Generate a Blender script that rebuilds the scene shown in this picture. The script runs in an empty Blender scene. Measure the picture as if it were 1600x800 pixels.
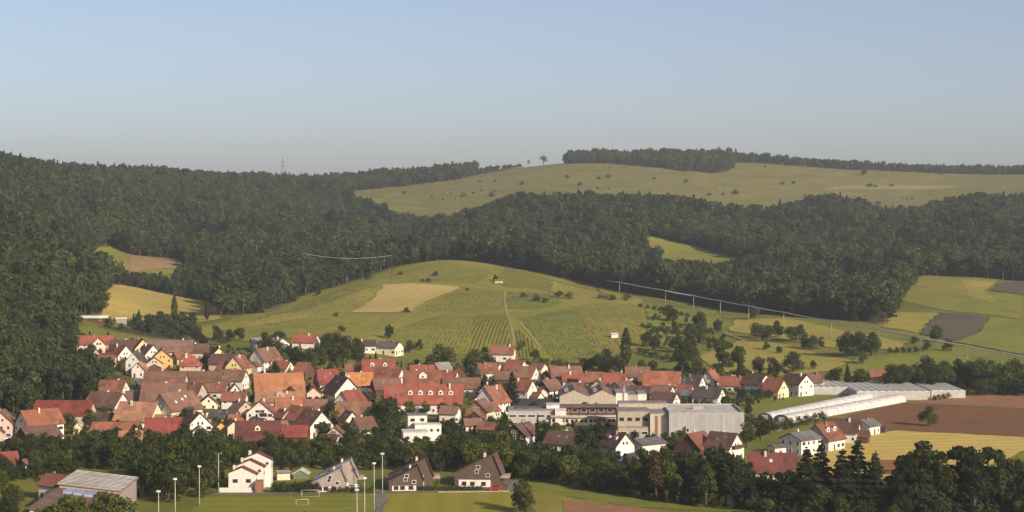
import bpy, bmesh, math, random
import numpy as np
from mathutils import Vector, Matrix
random.seed(7); rng = np.random.default_rng(7)
R = math.radians
scene = bpy.context.scene
COL = scene.collection

# ------------------------------------------------------------------ camera, sky, sun, exposure
CAM_H = 83.0
FOC = 2986.0            # focal length in pixels of a 1600 px wide picture
HOR = 330.0             # picture row of the eye level
PITCH = math.atan((400.0 - HOR) / FOC)
cam_d = bpy.data.cameras.new('camera'); cam = bpy.data.objects.new('camera', cam_d); COL.objects.link(cam)
cam_d.sensor_width = 36.0; cam_d.lens = 36.0 * FOC / 1600.0
cam_d.clip_start = 1.0; cam_d.clip_end = 40000.0
cam.location = (0, 0, CAM_H); cam.rotation_euler = (math.pi / 2 - PITCH, 0, 0)
scene.camera = cam

SUN_EL = R(24.0)
SUN_AZ = R(-48.0)       # measured from +X (right of the view) towards +Y (away); negative = a little behind the camera
sx, sy, sz = math.cos(SUN_EL) * math.cos(SUN_AZ), math.cos(SUN_EL) * math.sin(SUN_AZ), math.sin(SUN_EL)
world = bpy.data.worlds.new('World'); scene.world = world; world.use_nodes = True
wn = world.node_tree.nodes; wl = world.node_tree.links
for n in list(wn): wn.remove(n)
sky = wn.new('ShaderNodeTexSky'); sky.sky_type = 'NISHITA'; sky.sun_disc = False
sky.sun_elevation = SUN_EL
sky.sun_rotation = math.atan2(sx, sy)
sky.altitude = 2000; sky.air_density = 0.8; sky.dust_density = 8.0; sky.ozone_density = 0.0
bg = wn.new('ShaderNodeBackground'); bg.inputs['Strength'].default_value = 0.069
wo = wn.new('ShaderNodeOutputWorld')
tint = wn.new('ShaderNodeMix'); tint.data_type = 'RGBA'; tint.blend_type = 'MULTIPLY'; tint.inputs['Factor'].default_value = 1.0; tint.inputs[7].default_value = (.99, .93, .955, 1)   # warm daylight white balance
wl.new(sky.outputs[0], tint.inputs[6]); wl.new(tint.outputs[2], bg.inputs['Color']); wl.new(bg.outputs[0], wo.inputs['Surface'])
sun_d = bpy.data.lights.new('sun', 'SUN'); sun_d.energy = 2.85; sun_d.angle = R(0.53); sun_d.color = (1.0, 0.86, 0.68)
sun = bpy.data.objects.new('sun', sun_d); COL.objects.link(sun)
sun.rotation_euler = Vector((sx, sy, sz)).to_track_quat('Z', 'Y').to_euler(); sun.location = (300, -200, 400)
scene.view_settings.view_transform = 'Standard'; scene.view_settings.look = 'None'
scene.view_settings.exposure = 1.0; scene.view_settings.gamma = 1.0; scene.view_settings.use_curve_mapping = False
scene.render.engine = 'CYCLES'
scene.cycles.use_denoising = True
scene.cycles.max_bounces = 5; scene.cycles.diffuse_bounces = 2; scene.cycles.transparent_max_bounces = 8
scene.cycles.volume_bounces = 0

# ------------------------------------------------------------------ terrain
def XY(px, d): return ((px - 800.0) / FOC * d, d)
def Zp(py, d): return CAM_H - (py - HOR) / FOC * d
CT = []
def cz(px, d, z): CT.append((*XY(px, d), z))
def cp(px, py, d): CT.append((*XY(px, d), Zp(py, d)))
for x in (-500, -200, 0, 200, 500):
    for y, z in ((-400, 110), (-60, 80), (0, 76.5), (180, 40), (340, 8), (430, 0)): CT.append((x, y, z))
for x in (-150, -50, 50, 150, 260, 400):
    for y in (500, 600, 700, 800): CT.append((x, y, 0.0))
for x in (-50, 50, 150, 260, 400): CT.append((x, 870, 0.8))
for x, y, z in ((-250, 500, 0), (-250, 600, 1), (-240, 680, 2), (-350, 600, 12), (-450, 700, 45), (-600, 500, 50), (-800, 800, 110),
                (600, 500, 0), (600, 800, 2), (800, 600, 5), (1000, 900, 15), (1100, 1500, 60), (1300, 2300, 110), (1000, 3000, 150),
                (-900, 1500, 170), (-1100, 2500, 170), (-1200, 3300, 150), (-190, 760, 2.0)): CT.append((x, y, z))
for a in ((130,600,850),(0,640,760),(60,560,900),(0,520,930),(130,520,1020),(0,450,1050),(0,392,1180),(100,430,1250),(130,470,1150),
          (0,330,1500),(0,276,1800),(-200,330,1300),(-200,242,1700),(100,350,1700),(100,298,2100),(150,282,2500),(250,283,2600),(350,291,2600),
          (430,293,2700),(200,330,2000),(300,350,2100),(250,380,1800),(160,435,1480),(285,440,1500),(150,395,1620),(280,410,1620),
          (170,497,1180),(340,497,1200),(170,448,1350),(330,478,1350),(400,485,1300),(450,452,1500),
          (300,520,1080),(480,535,1000),(600,548,1000),(790,562,1000),(960,575,980),(400,540,1000),(1000,580,960),(220,545,1000),(300,548,980),
          (500,490,1180),(650,490,1200),(800,490,1200),(950,500,1150),(560,450,1350),(690,450,1360),(850,455,1350),(980,465,1300),
          (690,406,1530),(620,418,1500),(560,437,1450),(460,470,1350),(380,492,1250),(760,412,1500),(850,430,1450),(960,456,1380),
          (1100,482,1280),(1250,498,1200),(1400,515,1130),(1100,520,1130),(1100,560,1000),(1250,560,1000),(1300,530,1080),(1400,560,980),
          (1500,575,960),(1200,600,900),(1400,603,900),(1600,603,900),
          (1400,500,1200),(1420,440,1480),(1600,440,1500),(1600,500,1200),(1600,550,1040),(1500,480,1300),(1750,440,1500),(1750,500,1200),
          (1020,376,1850),(1165,408,1700),(1090,412,1680),
          (940,331,2050),(850,341,2080),(750,355,2150),(650,368,2200),(1000,333,2080),(1100,346,2080),(1200,357,2080),(1300,358,2080),
          (1440,352,2100),(1500,327,2200),(1600,327,2200),(1750,322,2200),(900,390,1800),(1300,402,1800),(1400,402,1800),(1550,392,1800),
          (700,387,1850),(600,392,1900),(500,372,2000),(450,332,2300),(500,312,2500),
          (600,318,2550),(700,327,2500),(850,302,2600),(1000,307,2600),(1150,323,2550),(1300,327,2550),(1430,326,2550),
          (560,298,2800),(700,286,2850),(800,264,3100),(900,255,3200),(1000,253,3250),(1180,254,3250),(1350,266,3150),(1500,271,3150),
          (1600,273,3150),(1750,275,3150),(700,279,3000),(620,285,2950),(450,293,2800),(900,280,2850),(1100,285,2850),(1300,295,2850),(1500,292,2900)):
    cp(*a)
for a in ((0,1340,50),(-150,1340,62),(80,1380,46),(0,1560,74),(690,1720,33),(560,1650,24),(850,1650,34),(960,1600,27),(1100,1500,21),(1250,1450,21),(1350,1350,16),
          (800,3600,135),(1100,3700,145),(1400,3600,125),(1700,3600,120),(100,3200,112),(300,3200,105),(500,3300,115),(-100,2600,140),
          (100,4200,60),(800,4600,70),(1500,4600,60)): cz(*a)
CT = np.array(CT); S = 1000.0
def tps_k(r2): return np.where(r2 > 1e-12, 0.5 * r2 * np.log(np.maximum(r2, 1e-12)), 0.0)
P = CT[:, :2] / S; n = len(P)
K = tps_k(((P[:, None] - P[None]) ** 2).sum(-1)) + np.eye(n) * 2e-5
Q = np.hstack([np.ones((n, 1)), P]); A = np.zeros((n + 3, n + 3)); A[:n, :n] = K; A[:n, n:] = Q; A[n:, :n] = Q.T
W_ = np.linalg.solve(A, np.concatenate([CT[:, 2], np.zeros(3)]))
def tps(x, y):
    q = np.stack([x, y], -1).reshape(-1, 2) / S; out = np.empty(len(q))
    for i in range(0, len(q), 20000):
        c = q[i:i + 20000]; k = tps_k(((c[:, None] - P[None]) ** 2).sum(-1))
        out[i:i + 20000] = k @ W_[:n] + W_[n] + c @ W_[n + 1:]
    return out.reshape(np.shape(x))
def seg(*st):
    v = [st[0]]
    for lim, step in st[1:]:
        k = max(1, round((lim - v[-1]) / step)); a0 = v[-1]
        v += [a0 + (lim - a0) * (i + 1) / k for i in range(k)]
    return np.array(v)
GX = seg(-4500, (-1500, 500), (-700, 40), (-350, 14), (350, 8), (700, 14), (1500, 40), (4500, 500))
GY = seg(-1500, (-400, 200), (400, 40), (1700, 8), (2300, 13), (3500, 16), (4600, 100), (7500, 400))
MX, MY = np.meshgrid(GX, GY)
cxx = np.clip(MX, -1300, 1300); cyy = np.clip(MY, -420, 4600)
GZ = tps(cxx, cyy)
far = np.hypot(MX - cxx, MY - cyy); GZ = GZ + (40 - GZ) * np.clip(far / 3000, 0, 1)
GZ = np.maximum(GZ, -0.6)
near_flat = (MY > 450) & (MY < 860) & (MX > -150) & (MX < 420)
GZ = np.where(near_flat, GZ * 0.35, GZ)
# gentle natural unevenness on the slopes
def fbm(x, y, sc, seed):
    r = np.random.default_rng(seed); o = np.zeros_like(x)
    for k in range(7):
        a = r.uniform(0, 6.28); f = 2 * math.pi / sc * (0.6 + 0.3 * k); o += np.sin((x * math.cos(a) + y * math.sin(a)) * f + r.uniform(0, 6.28)) / (1 + .5 * k)
    return o
GZ = GZ + fbm(MX, MY, 130, 3) * 0.45 * np.clip((MY - 950) / 300, 0, 1)
# gullies and spurs down the wooded slopes
gpx = 800 + FOC * MX / np.maximum(MY, 1.0)
gm = np.clip((MY - 1650) / 200, 0, 1) * np.clip((2350 - MY) / 150, 0, 1) * np.clip((gpx - 120) / 100, 0, 1) * (1 - np.exp(-((gpx - 1090) / 110) ** 2) * .9)
GZ = GZ + gm * (7.0 * np.sin(MX / 52 + MY / 170 + 1.2) + 4.0 * np.sin(MX / 27 - MY / 120 + .4) + 3 * np.sin(MX / 90 + MY / 60))
def hz(x, y):
    x = np.asarray(x, float); y = np.asarray(y, float)
    i = np.clip(np.searchsorted(GX, x) - 1, 0, len(GX) - 2); j = np.clip(np.searchsorted(GY, y) - 1, 0, len(GY) - 2)
    u = (x - GX[i]) / (GX[i + 1] - GX[i]); v = (y - GY[j]) / (GY[j + 1] - GY[j])
    return (GZ[j, i] * (1 - u) * (1 - v) + GZ[j, i + 1] * u * (1 - v) + GZ[j + 1, i] * (1 - u) * v + GZ[j + 1, i + 1] * u * v)
def H(x, y): return float(hz(x, y))
def ground(px, py, dmin=440, dmax=3700):
    """first place where the sight line through a picture point meets the terrain"""
    d = np.arange(dmin, dmax, 2.0); x = (px - 800) / FOC * d; z = CAM_H - (py - HOR) / FOC * d
    g = hz(x, d); k = np.nonzero(z <= g)[0]
    if len(k) == 0:
        k = [int(np.argmin(z - g))]
    d0 = d[k[0]]
    return ((px - 800) / FOC * d0, d0)
def at_height(px, py, h):
    """where something h metres above the ground appears at this picture point"""
    x, d = ground(px, py + h * 3.3)
    for _ in range(60):
        zt = H((px - 800) / FOC * d, d) + h
        dn = FOC * (CAM_H - zt) / (py - HOR) if py > HOR + 5 else d
        d = d + 0.35 * (dn - d)
    return ((px - 800) / FOC * d, d)

# ------------------------------------------------------------------ materials
MATS = {}
def nt(name):
    m = bpy.data.materials.new(name); m.use_nodes = True; t = m.node_tree
    b = t.nodes['Principled BSDF']; MATS[name] = m
    return m, t, b
def lk(t, a, b): t.links.new(a, b)
def noise(t, scale, detail=4, vec=None, rough=0.6):
    nd = t.nodes.new('ShaderNodeTexNoise'); nd.inputs['Scale'].default_value = scale; nd.inputs['Detail'].default_value = detail; nd.inputs['Roughness'].default_value = rough
    if vec is not None: lk(t, vec, nd.inputs['Vector'])
    return nd.outputs['Fac']
def ramp(t, fac, stops):
    r = t.nodes.new('ShaderNodeValToRGB'); e = r.color_ramp.elements
    while len(e) < len(stops): e.new(0.5)
    for i, (p, c) in enumerate(stops): e[i].position = p; e[i].color = (*c, 1)
    lk(t, fac, r.inputs['Fac']); return r.outputs['Color']
def mix(t, fac, a, b, mode='MIX'):
    m = t.nodes.new('ShaderNodeMix'); m.data_type = 'RGBA'; m.blend_type = mode
    if isinstance(fac, (int, float)): m.inputs['Factor'].default_value = fac
    else: lk(t, fac, m.inputs['Factor'])
    for s, v in ((6, a), (7, b)):
        if isinstance(v, tuple): m.inputs[s].default_value = (*v, 1)
        else: lk(t, v, m.inputs[s])
    return m.outputs[2]
def math_n(t, op, a, b=0.0):
    m = t.nodes.new('ShaderNodeMath'); m.operation = op
    for i, v in enumerate((a, b)):
        if isinstance(v, (int, float)): m.inputs[i].default_value = v
        else: lk(t, v, m.inputs[i])
    return m.outputs[0]
def coord(t, which='Object'): return t.nodes.new('ShaderNodeTexCoord').outputs[which]
def geo_pos(t): return t.nodes.new('ShaderNodeNewGeometry').outputs['Position']
def obj_rand(t): return t.nodes.new('ShaderNodeObjectInfo').outputs['Random']
def sc3(c, k): return tuple(min(1, v * k) for v in c)
def bump(t, b, h, dist, strength=0.6):
    bp = t.nodes.new('ShaderNodeBump'); bp.inputs['Distance'].default_value = dist; bp.inputs['Strength'].default_value = strength
    lk(t, h, bp.inputs['Height']); lk(t, bp.outputs[0], b.inputs['Normal'])
def rough(b, r=0.9, spec=0.2):
    b.inputs['Roughness'].default_value = r; b.inputs['Specular IOR Level'].default_value = spec

def mat_plain(name, c, r=0.75, var=0.12, spec=0.25, rnd=0.0, nscale=0.8):
    m, t, b = nt(name); f = noise(t, nscale, 5, coord(t))
    col = ramp(t, f, ((0.3, sc3(c, 1 - var)), (0.7, sc3(c, 1 + var))))
    if rnd:
        v = math_n(t, 'ADD', math_n(t, 'MULTIPLY', obj_rand(t), 2 * rnd), 1 - rnd)
        hs = t.nodes.new('ShaderNodeHueSaturation'); lk(t, v, hs.inputs['Value']); lk(t, col, hs.inputs['Color']); col = hs.outputs[0]
    lk(t, col, b.inputs['Base Color']); rough(b, r, spec); return m

def mat_roof(name, c, c2=None, r=0.85):
    """clay or slate tiles: courses along the slope, blotchy weathering, lichen and replaced tiles"""
    c2 = c2 or sc3(c, 0.6)
    m, t, b = nt('roof_' + name); co = coord(t)
    big = noise(t, 0.35, 5, co); fine = noise(t, 3.0, 3, co)
    col = mix(t, ramp(t, big, ((0.36, (0, 0, 0)), (0.66, (1, 1, 1)))), c2, c)
    col = mix(t, math_n(t, 'MULTIPLY', fine, 0.45), col, sc3(c, 1.25))
    pt = t.nodes.new('ShaderNodeTexVoronoi'); pt.inputs['Scale'].default_value = .45; lk(t, co, pt.inputs['Vector']); sv = t.nodes.new('ShaderNodeSeparateColor'); lk(t, pt.outputs['Color'], sv.inputs[0])
    col = mix(t, math_n(t, 'MULTIPLY', math_n(t, 'GREATER_THAN', sv.outputs[0], .72), .38), col, sc3(c, 1.45)); col = mix(t, math_n(t, 'MULTIPLY', math_n(t, 'LESS_THAN', sv.outputs[1], .25), .4), col, sc3(c2, .62))
    vo = t.nodes.new('ShaderNodeTexVoronoi'); vo.inputs['Scale'].default_value = 1.4; lk(t, co, vo.inputs['Vector'])
    col = mix(t, 0.16, col, vo.outputs['Color'], 'SOFT_LIGHT')
    sepd = t.nodes.new('ShaderNodeSeparateXYZ'); lk(t, co, sepd.inputs[0])
    ly = math_n(t, 'SINE', math_n(t, 'MULTIPLY', sepd.outputs['Z'], 14.0))
    col = mix(t, math_n(t, 'MULTIPLY', math_n(t, 'GREATER_THAN', ly, 0.55), 0.22), col, sc3(c2, 0.6))
    hs = t.nodes.new('ShaderNodeHueSaturation')
    lk(t, math_n(t, 'ADD', math_n(t, 'MULTIPLY', obj_rand(t), 0.36), 0.70), hs.inputs['Value']); lk(t, col, hs.inputs['Color'])
    lk(t, hs.outputs[0], b.inputs['Base Color']); rough(b, r, 0.25); bump(t, b, ly, 0.03, 0.5); return m

for nm, c, c2 in (('brown', (.21, .112, .075), (.15, .08, .058)), ('redbrown', (.27, .105, .062), (.17, .075, .05)), ('red', (.285, .088, .054), (.20, .068, .045)),
                  ('crimson', (.26, .062, .046), (.19, .05, .038)), ('redorange', (.325, .125, .068), (.24, .095, .055)), ('orange', (.37, .165, .075), (.28, .125, .062)),
                  ('brightorange', (.48, .20, .07), (.40, .165, .06)), ('tan', (.36, .19, .11), (.27, .14, .085)), ('dkbrown', (.13, .072, .052), (.09, .055, .042)),
                  ('dark', (.085, .068, .062), (.06, .05, .046)), ('slate', (.15, .145, .15), (.11, .105, .11)), ('grey', (.30, .275, .255), (.22, .2, .185)),
                  ('purple', (.115, .06, .058), (.085, .05, .048)), ('darkred', (.17, .058, .042), (.12, .045, .036)), ('pink', (.42, .24, .18), (.33, .19, .14)),
                  ('white', (.72, .69, .62), (.6, .57, .5)), ('palegreen', (.42, .46, .36), (.33, .38, .28)), ('greybrown', (.22, .14, .105), (.17, .105, .08))):
    mat_roof(nm, c, c2)
for nm, c in (('white', (.72, .67, .60)), ('cream', (.72, .64, .47)), ('palecream', (.66, .64, .48)), ('yellow', (.76, .60, .25)), ('paleyellow', (.74, .66, .42)), ('orange', (.72, .40, .14)),
              ('beige', (.50, .40, .29)), ('pink', (.66, .46, .38)), ('grey', (.42, .39, .37)), ('wood', (.10, .058, .036)), ('darkwood', (.05, .03, .022)),
              ('greywood', (.28, .25, .23)), ('greenwood', (.16, .20, .12)), ('tanwall', (.43, .365, .285)), ('shingle', (.105, .072, .058)), ('pinkgrey', (.36, .29, .265)),
              ('concrete', (.43, .37, .30)), ('metalgrey', (.385, .37, .355)), ('brickbrown', (.26, .13, .08)), ('tower', (.51, .45, .38))):
    m, t, b = nt('wall_' + nm); co = coord(t)
    st = t.nodes.new('ShaderNodeMapping'); st.inputs['Scale'].default_value = (1.2, 1.2, 0.25); lk(t, co, st.inputs['Vector'])
    f = noise(t, 0.9, 6, st.outputs[0]); col = ramp(t, f, ((0.25, sc3(c, 0.8)), (0.55, c), (0.8, sc3(c, 1.05))))
    hs = t.nodes.new('ShaderNodeHueSaturation'); lk(t, math_n(t, 'ADD', math_n(t, 'MULTIPLY', obj_rand(t), 0.14), 0.9), hs.inputs['Value']); lk(t, col, hs.inputs['Color'])
    lk(t, hs.outputs[0], b.inputs['Base Color']); rough(b, 0.85, 0.2)
mat_plain('frame_white', (.7, .67, .62)); mat_plain('frame_brown', (.12, .07, .045)); mat_plain('shutter_brown', (.14, .08, .05))
mat_plain('door_brown', (.12, .07, .045)); mat_plain('chimney_pale', (.66, .58, .5), rnd=.15); mat_plain('chimney_brick', (.3, .15, .1), rnd=.1)
m, t, b = nt('glass_dark'); b.inputs['Base Color'].default_value = (.028, .03, .034, 1); rough(b, 0.12, 0.5)
m, t, b = nt('solar'); b.inputs['Base Color'].default_value = (.06, .075, .12, 1); rough(b, 0.2, 0.6)
mat_plain('skylight', (.58, .57, .56), 0.6, spec=.1); mat_plain('roof_window', (.17, .18, .20), .35, spec=.3); mat_plain('skylight_blue', (.30, .34, .44), 0.5, spec=.2)
mat_plain('mast_metal', (.50, .48, .43), .6); mat_plain('lamp_white', (.62, .6, .55), .5); mat_plain('pole_pale', (.34, .31, .25)); mat_plain('cable', (.42, .42, .41), .4)
mat_plain('pylon', (.20, .22, .24), .6); mat_plain('goal_white', (.55, .53, .47), .6)
mat_plain('tarp_blue', (.05, .09, .26), .5); mat_plain('parasol_cloth', (.66, .64, .5)); mat_plain('post_yellow', (.62, .55, .32))
mat_plain('car_red', (.36, .02, .02), .25, .03, .5); mat_plain('car_white', (.75, .74, .72), .25, .03, .5); mat_plain('car_dark', (.06, .06, .07), .25, .03, .5); mat_plain('tyre', (.02, .02, .02))
m, t, b = nt('film'); co = coord(t); f = noise(t, .5, 5, co)
lk(t, ramp(t, f, ((.3, (.42, .40, .37)), (.62, (.66, .63, .60)))), b.inputs['Base Color']); rough(b, .35, .4)
m, t, b = nt('film_grey'); co = coord(t); f = noise(t, .35, 5, co)
lk(t, ramp(t, f, ((.3, (.46, .45, .41)), (.7, (.66, .63, .57)))), b.inputs['Base Color']); rough(b, .65, .15)
tr = t.nodes.new('ShaderNodeBsdfTransparent'); mx = t.nodes.new('ShaderNodeMixShader'); mx.inputs[0].default_value = .3
out = t.nodes['Material Output']; lk(t, b.outputs[0], mx.inputs[1]); lk(t, tr.outputs[0], mx.inputs[2]); lk(t, mx.outputs[0], out.inputs['Surface'])

def mat_field(name, c1, c2, stripe=None, sdir=0.0, sper=6.0, samt=.25, bscale=.03, fscale=.6):
    m, t, b = nt('ground_' + name); p = geo_pos(t)
    col = mix(t, ramp(t, noise(t, bscale, 6, p), ((.35, (0, 0, 0)), (.65, (1, 1, 1)))), c1, c2)
    col = mix(t, math_n(t, 'MULTIPLY', ramp(t, noise(t, fscale, 5, p, .8), ((.36, (0, 0, 0)), (.66, (1, 1, 1)))), .55), col, sc3(c1, .55))
    mid = ramp(t, noise(t, .11, 5, p, .7), ((.38, (0, 0, 0)), (.64, (1, 1, 1)))); col = mix(t, math_n(t, 'MULTIPLY', mid, .38), col, (min(1, c2[0] * 1.22), min(1, c2[1] * 1.12), c2[2] * 1.05))
    blot = ramp(t, noise(t, .045, 4, p, .6), ((.56, (0, 0, 0)), (.70, (1, 1, 1)))); col = mix(t, math_n(t, 'MULTIPLY', blot, .3), col, (c1[0] * .72, c1[1] * .80, c1[2] * .7))
    if stripe:
        mp = t.nodes.new('ShaderNodeMapping'); mp.inputs['Rotation'].default_value = (0, 0, sdir); lk(t, p, mp.inputs['Vector'])
        sp = t.nodes.new('ShaderNodeSeparateXYZ'); lk(t, mp.outputs[0], sp.inputs[0])
        wob = math_n(t, 'ADD', sp.outputs['X'], math_n(t, 'MULTIPLY', noise(t, .05, 3, p), 5.0))
        s = math_n(t, 'SINE', math_n(t, 'MULTIPLY', wob, 2 * math.pi / sper))
        col = mix(t, math_n(t, 'MULTIPLY', math_n(t, 'ADD', math_n(t, 'MULTIPLY', s, .5), .5), samt), col, stripe)
    lk(t, col, b.inputs['Base Color']); rough(b, .95, .1); bump(t, b, noise(t, 1.2, 4, p), .25, .7); return m
mat_field('meadow', (.185, .195, .030), (.26, .245, .046))
mat_field('dry_meadow', (.28, .25, .05), (.35, .30, .068))
mat_field('plateau', (.135, .138, .036), (.225, .195, .050), bscale=.016, fscale=.06)
mat_field('plateau_pale', (.30, .265, .11), (.25, .22, .088), bscale=.01)
mat_field('straw_hill', (.36, .285, .075), (.45, .35, .10), (.30, .24, .06), R(60), 9.0, .45)
mat_field('green', (.165, .19, .030), (.215, .225, .044))
mat_field('pitch', (.17, .19, .022), (.215, .22, .03), (.25, .24, .036), R(90), 9.0, .5)
mat_field('pitch_dry', (.29, .25, .032), (.235, .225, .03), (.32, .275, .045), R(0), 8.0, .4)
mat_field('straw', (.54, .41, .115), (.64, .49, .15), (.44, .33, .085), R(78), 9.0, .65)
mat_field('stubble', (.43, .33, .105), (.49, .385, .13), (.37, .285, .09), R(20), 8.0, .4)
mat_field('soil', (.19, .095, .046), (.235, .12, .058), (.15, .074, .038), R(84), 5.0, .5)
mat_field('soil_red', (.29, .145, .08), (.35, .185, .105), (.23, .12, .066), R(80), 4.0, .4)
mat_field('soil_dark', (.11, .095, .064), (.14, .12, .078), (.085, .078, .052), R(60), 4.0, .5)
mat_field('vine_ground', (.215, .215, .034), (.275, .255, .048), bscale=.02)
mat_field('soil_tan', (.29, .19, .09), (.34, .24, .12), (.24, .16, .075), R(80), 5.0, .4)
mat_field('track', (.36, .31, .13), (.30, .26, .10))
mat_field('asphalt', (.17, .16, .14), (.21, .2, .175)); mat_field('gravel', (.42, .36, .25), (.36, .31, .21))
mat_field('olive', (.215, .20, .036), (.265, .24, .048))

# the terrain sheet: grass, with leaf litter where the woods stand (attribute 'wood')
m, t, b = nt('ground_terrain'); p = geo_pos(t)
at = t.nodes.new('ShaderNodeAttribute'); at.attribute_name = 'wood'
gr = mix(t, ramp(t, noise(t, .02, 6, p), ((.38, (0, 0, 0)), (.62, (1, 1, 1)))), (.14, .16, .028), (.23, .215, .044))
gr = mix(t, math_n(t, 'MULTIPLY', noise(t, .5, 4, p, .75), .55), gr, (.10, .105, .022))
lit = mix(t, noise(t, .3, 4, p), (.035, .036, .018), (.065, .058, .03))
lk(t, mix(t, at.outputs['Fac'], gr, lit), b.inputs['Base Color']); rough(b, .95, .1); bump(t, b, noise(t, .8, 4, p), .3, .7)

def mat_leaf(name, c, c2, near=True):
    m, t, b = nt('leaf_' + name); oi = t.nodes.new('ShaderNodeObjectInfo')
    rp = ramp(t, oi.outputs['Random'], ((0, sc3(c, .72)), (.45, c), (.8, c2), (1, sc3(c2, 1.2))))
    if not near and name == 'forest': rp = ramp(t, oi.outputs['Random'], ((0, (.024, .042, .022)), (.3, (.048, .072, .025)), (.6, (.074, .104, .033)), (.86, (.104, .132, .040)), (1, (.150, .166, .050))))
    big = noise(t, .006, 3, geo_pos(t)); rp = mix(t, math_n(t, 'MULTIPLY', math_n(t, 'SUBTRACT', big, .35), 1.2), rp, sc3(c2, .9)) if not near else rp
    sm = noise(t, .9 if near else .35, 3, geo_pos(t))
    col = mix(t, ramp(t, sm, ((.35, (0, 0, 0)), (.68, (1, 1, 1)))), sc3(c, .62), rp)
    lk(t, col, b.inputs['Base Color']); rough(b, .8, .12)
    tl = t.nodes.new('ShaderNodeBsdfTranslucent'); lk(t, mix(t, .5, col, (.12, .16, .02)), tl.inputs['Color'])
    mx = t.nodes.new('ShaderNodeMixShader'); mx.inputs[0].default_value = .32; out = t.nodes['Material Output']
    lk(t, b.outputs[0], mx.inputs[1]); lk(t, tl.outputs[0], mx.inputs[2]); lk(t, mx.outputs[0], out.inputs['Surface'])
mat_leaf('broad', (.052, .070, .016), (.108, .126, .028)); mat_leaf('dark', (.034, .045, .014), (.074, .086, .024)); mat_leaf('light', (.11, .132, .022), (.155, .172, .034))
mat_leaf('conifer', (.030, .040, .017), (.046, .056, .022)); mat_leaf('reddish', (.12, .072, .03), (.10, .066, .028)); mat_leaf('copper', (.06, .022, .03), (.075, .027, .036))
mat_leaf('forest', (.056, .074, .024), (.110, .128, .038), False); mat_leaf('forest_conifer', (.024, .037, .020), (.040, .054, .025), False)
mat_leaf('vine', (.225, .22, .046), (.265, .25, .058)); mat_leaf('vine_dark', (.17, .19, .036), (.20, .21, .046))
mat_plain('bark', (.10, .075, .055), .9, .3, .1)

# ------------------------------------------------------------------ helpers
def tag(o, label=None, cat=None, group=None, kind=None):
    if label: o['label'] = label
    if cat: o['category'] = cat
    if group: o['group'] = group
    if kind: o['kind'] = kind
    return o
def link(name, me, parent=None, mat=None):
    o = bpy.data.objects.new(name, me); COL.objects.link(o)
    if parent is not None: o.parent = parent
    if mat is not None and me is not None and len(me.materials) == 0: me.materials.append(MATS[mat])
    return o
def empty(name, loc, rz=0.0):
    o = link(name, None); o.location = loc; o.rotation_euler = (0, 0, rz); o.empty_display_size = 1; return o
def mesh(name, v, f, mats=(), mi=None, smooth=False):
    me = bpy.data.meshes.new(name); me.from_pydata([tuple(a) for a in v], [], [tuple(a) for a in f])
    for k in mats: me.materials.append(MATS[k])
    if mi is not None: me.polygons.foreach_set('material_index', mi)
    if smooth: me.polygons.foreach_set('use_smooth', [True] * len(me.polygons))
    me.update(); return me
def box_vf(x0, x1, y0, y1, z0, z1):
    v = [(x0, y0, z0), (x1, y0, z0), (x1, y1, z0), (x0, y1, z0), (x0, y0, z1), (x1, y0, z1), (x1, y1, z1), (x0, y1, z1)]
    return v, [(0, 3, 2, 1), (4, 5, 6, 7), (0, 1, 5, 4), (1, 2, 6, 5), (2, 3, 7, 6), (3, 0, 4, 7)]
def box(name, x0, x1, y0, y1, z0, z1, mat, parent=None): return link(name, mesh(name, *box_vf(x0, x1, y0, y1, z0, z1), (mat,)), parent)
def prism(profile, x0, x1):
    """closed profile in (y, z) swept along x"""
    k = len(profile); v = [(x0, a, c) for a, c in profile] + [(x1, a, c) for a, c in profile]
    f = [tuple(range(k))[::-1], tuple(range(k, 2 * k))] + [(i, (i + 1) % k, k + (i + 1) % k, k + i) for i in range(k)]
    return v, f
def tube_vf(pts, rad, n=6):
    v = []; f = []
    rr = rad if hasattr(rad, '__len__') else [rad] * len(pts)
    pts = [Vector(q) for q in pts]
    for i, q in enumerate(pts):
        d = (pts[min(i + 1, len(pts) - 1)] - pts[max(i - 1, 0)]).normalized()
        a = d.orthogonal().normalized() if abs(d.z) > .9 else d.cross(Vector((0, 0, 1))).normalized(); c = d.cross(a)
        for k in range(n):
            w = 2 * math.pi * k / n; v.append(tuple(q + (a * math.cos(w) + c * math.sin(w)) * rr[i]))
    for i in range(len(pts) - 1):
        for k in range(n): f.append((i * n + k, i * n + (k + 1) % n, (i + 1) * n + (k + 1) % n, (i + 1) * n + k))
    f.append(tuple(range(n))[::-1]); f.append(tuple(range((len(pts) - 1) * n, len(pts) * n)))
    return v, f
def tube(name, pts, rad, mat, parent=None, n=6): return link(name, mesh(name, *tube_vf(pts, rad, n), (mat,), smooth=True), parent)
def merge(parts):
    V = []; F = []
    for v, f in parts:
        o = len(V); V += list(v); F += [tuple(i + o for i in q) for q in f]
    return V, F

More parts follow.
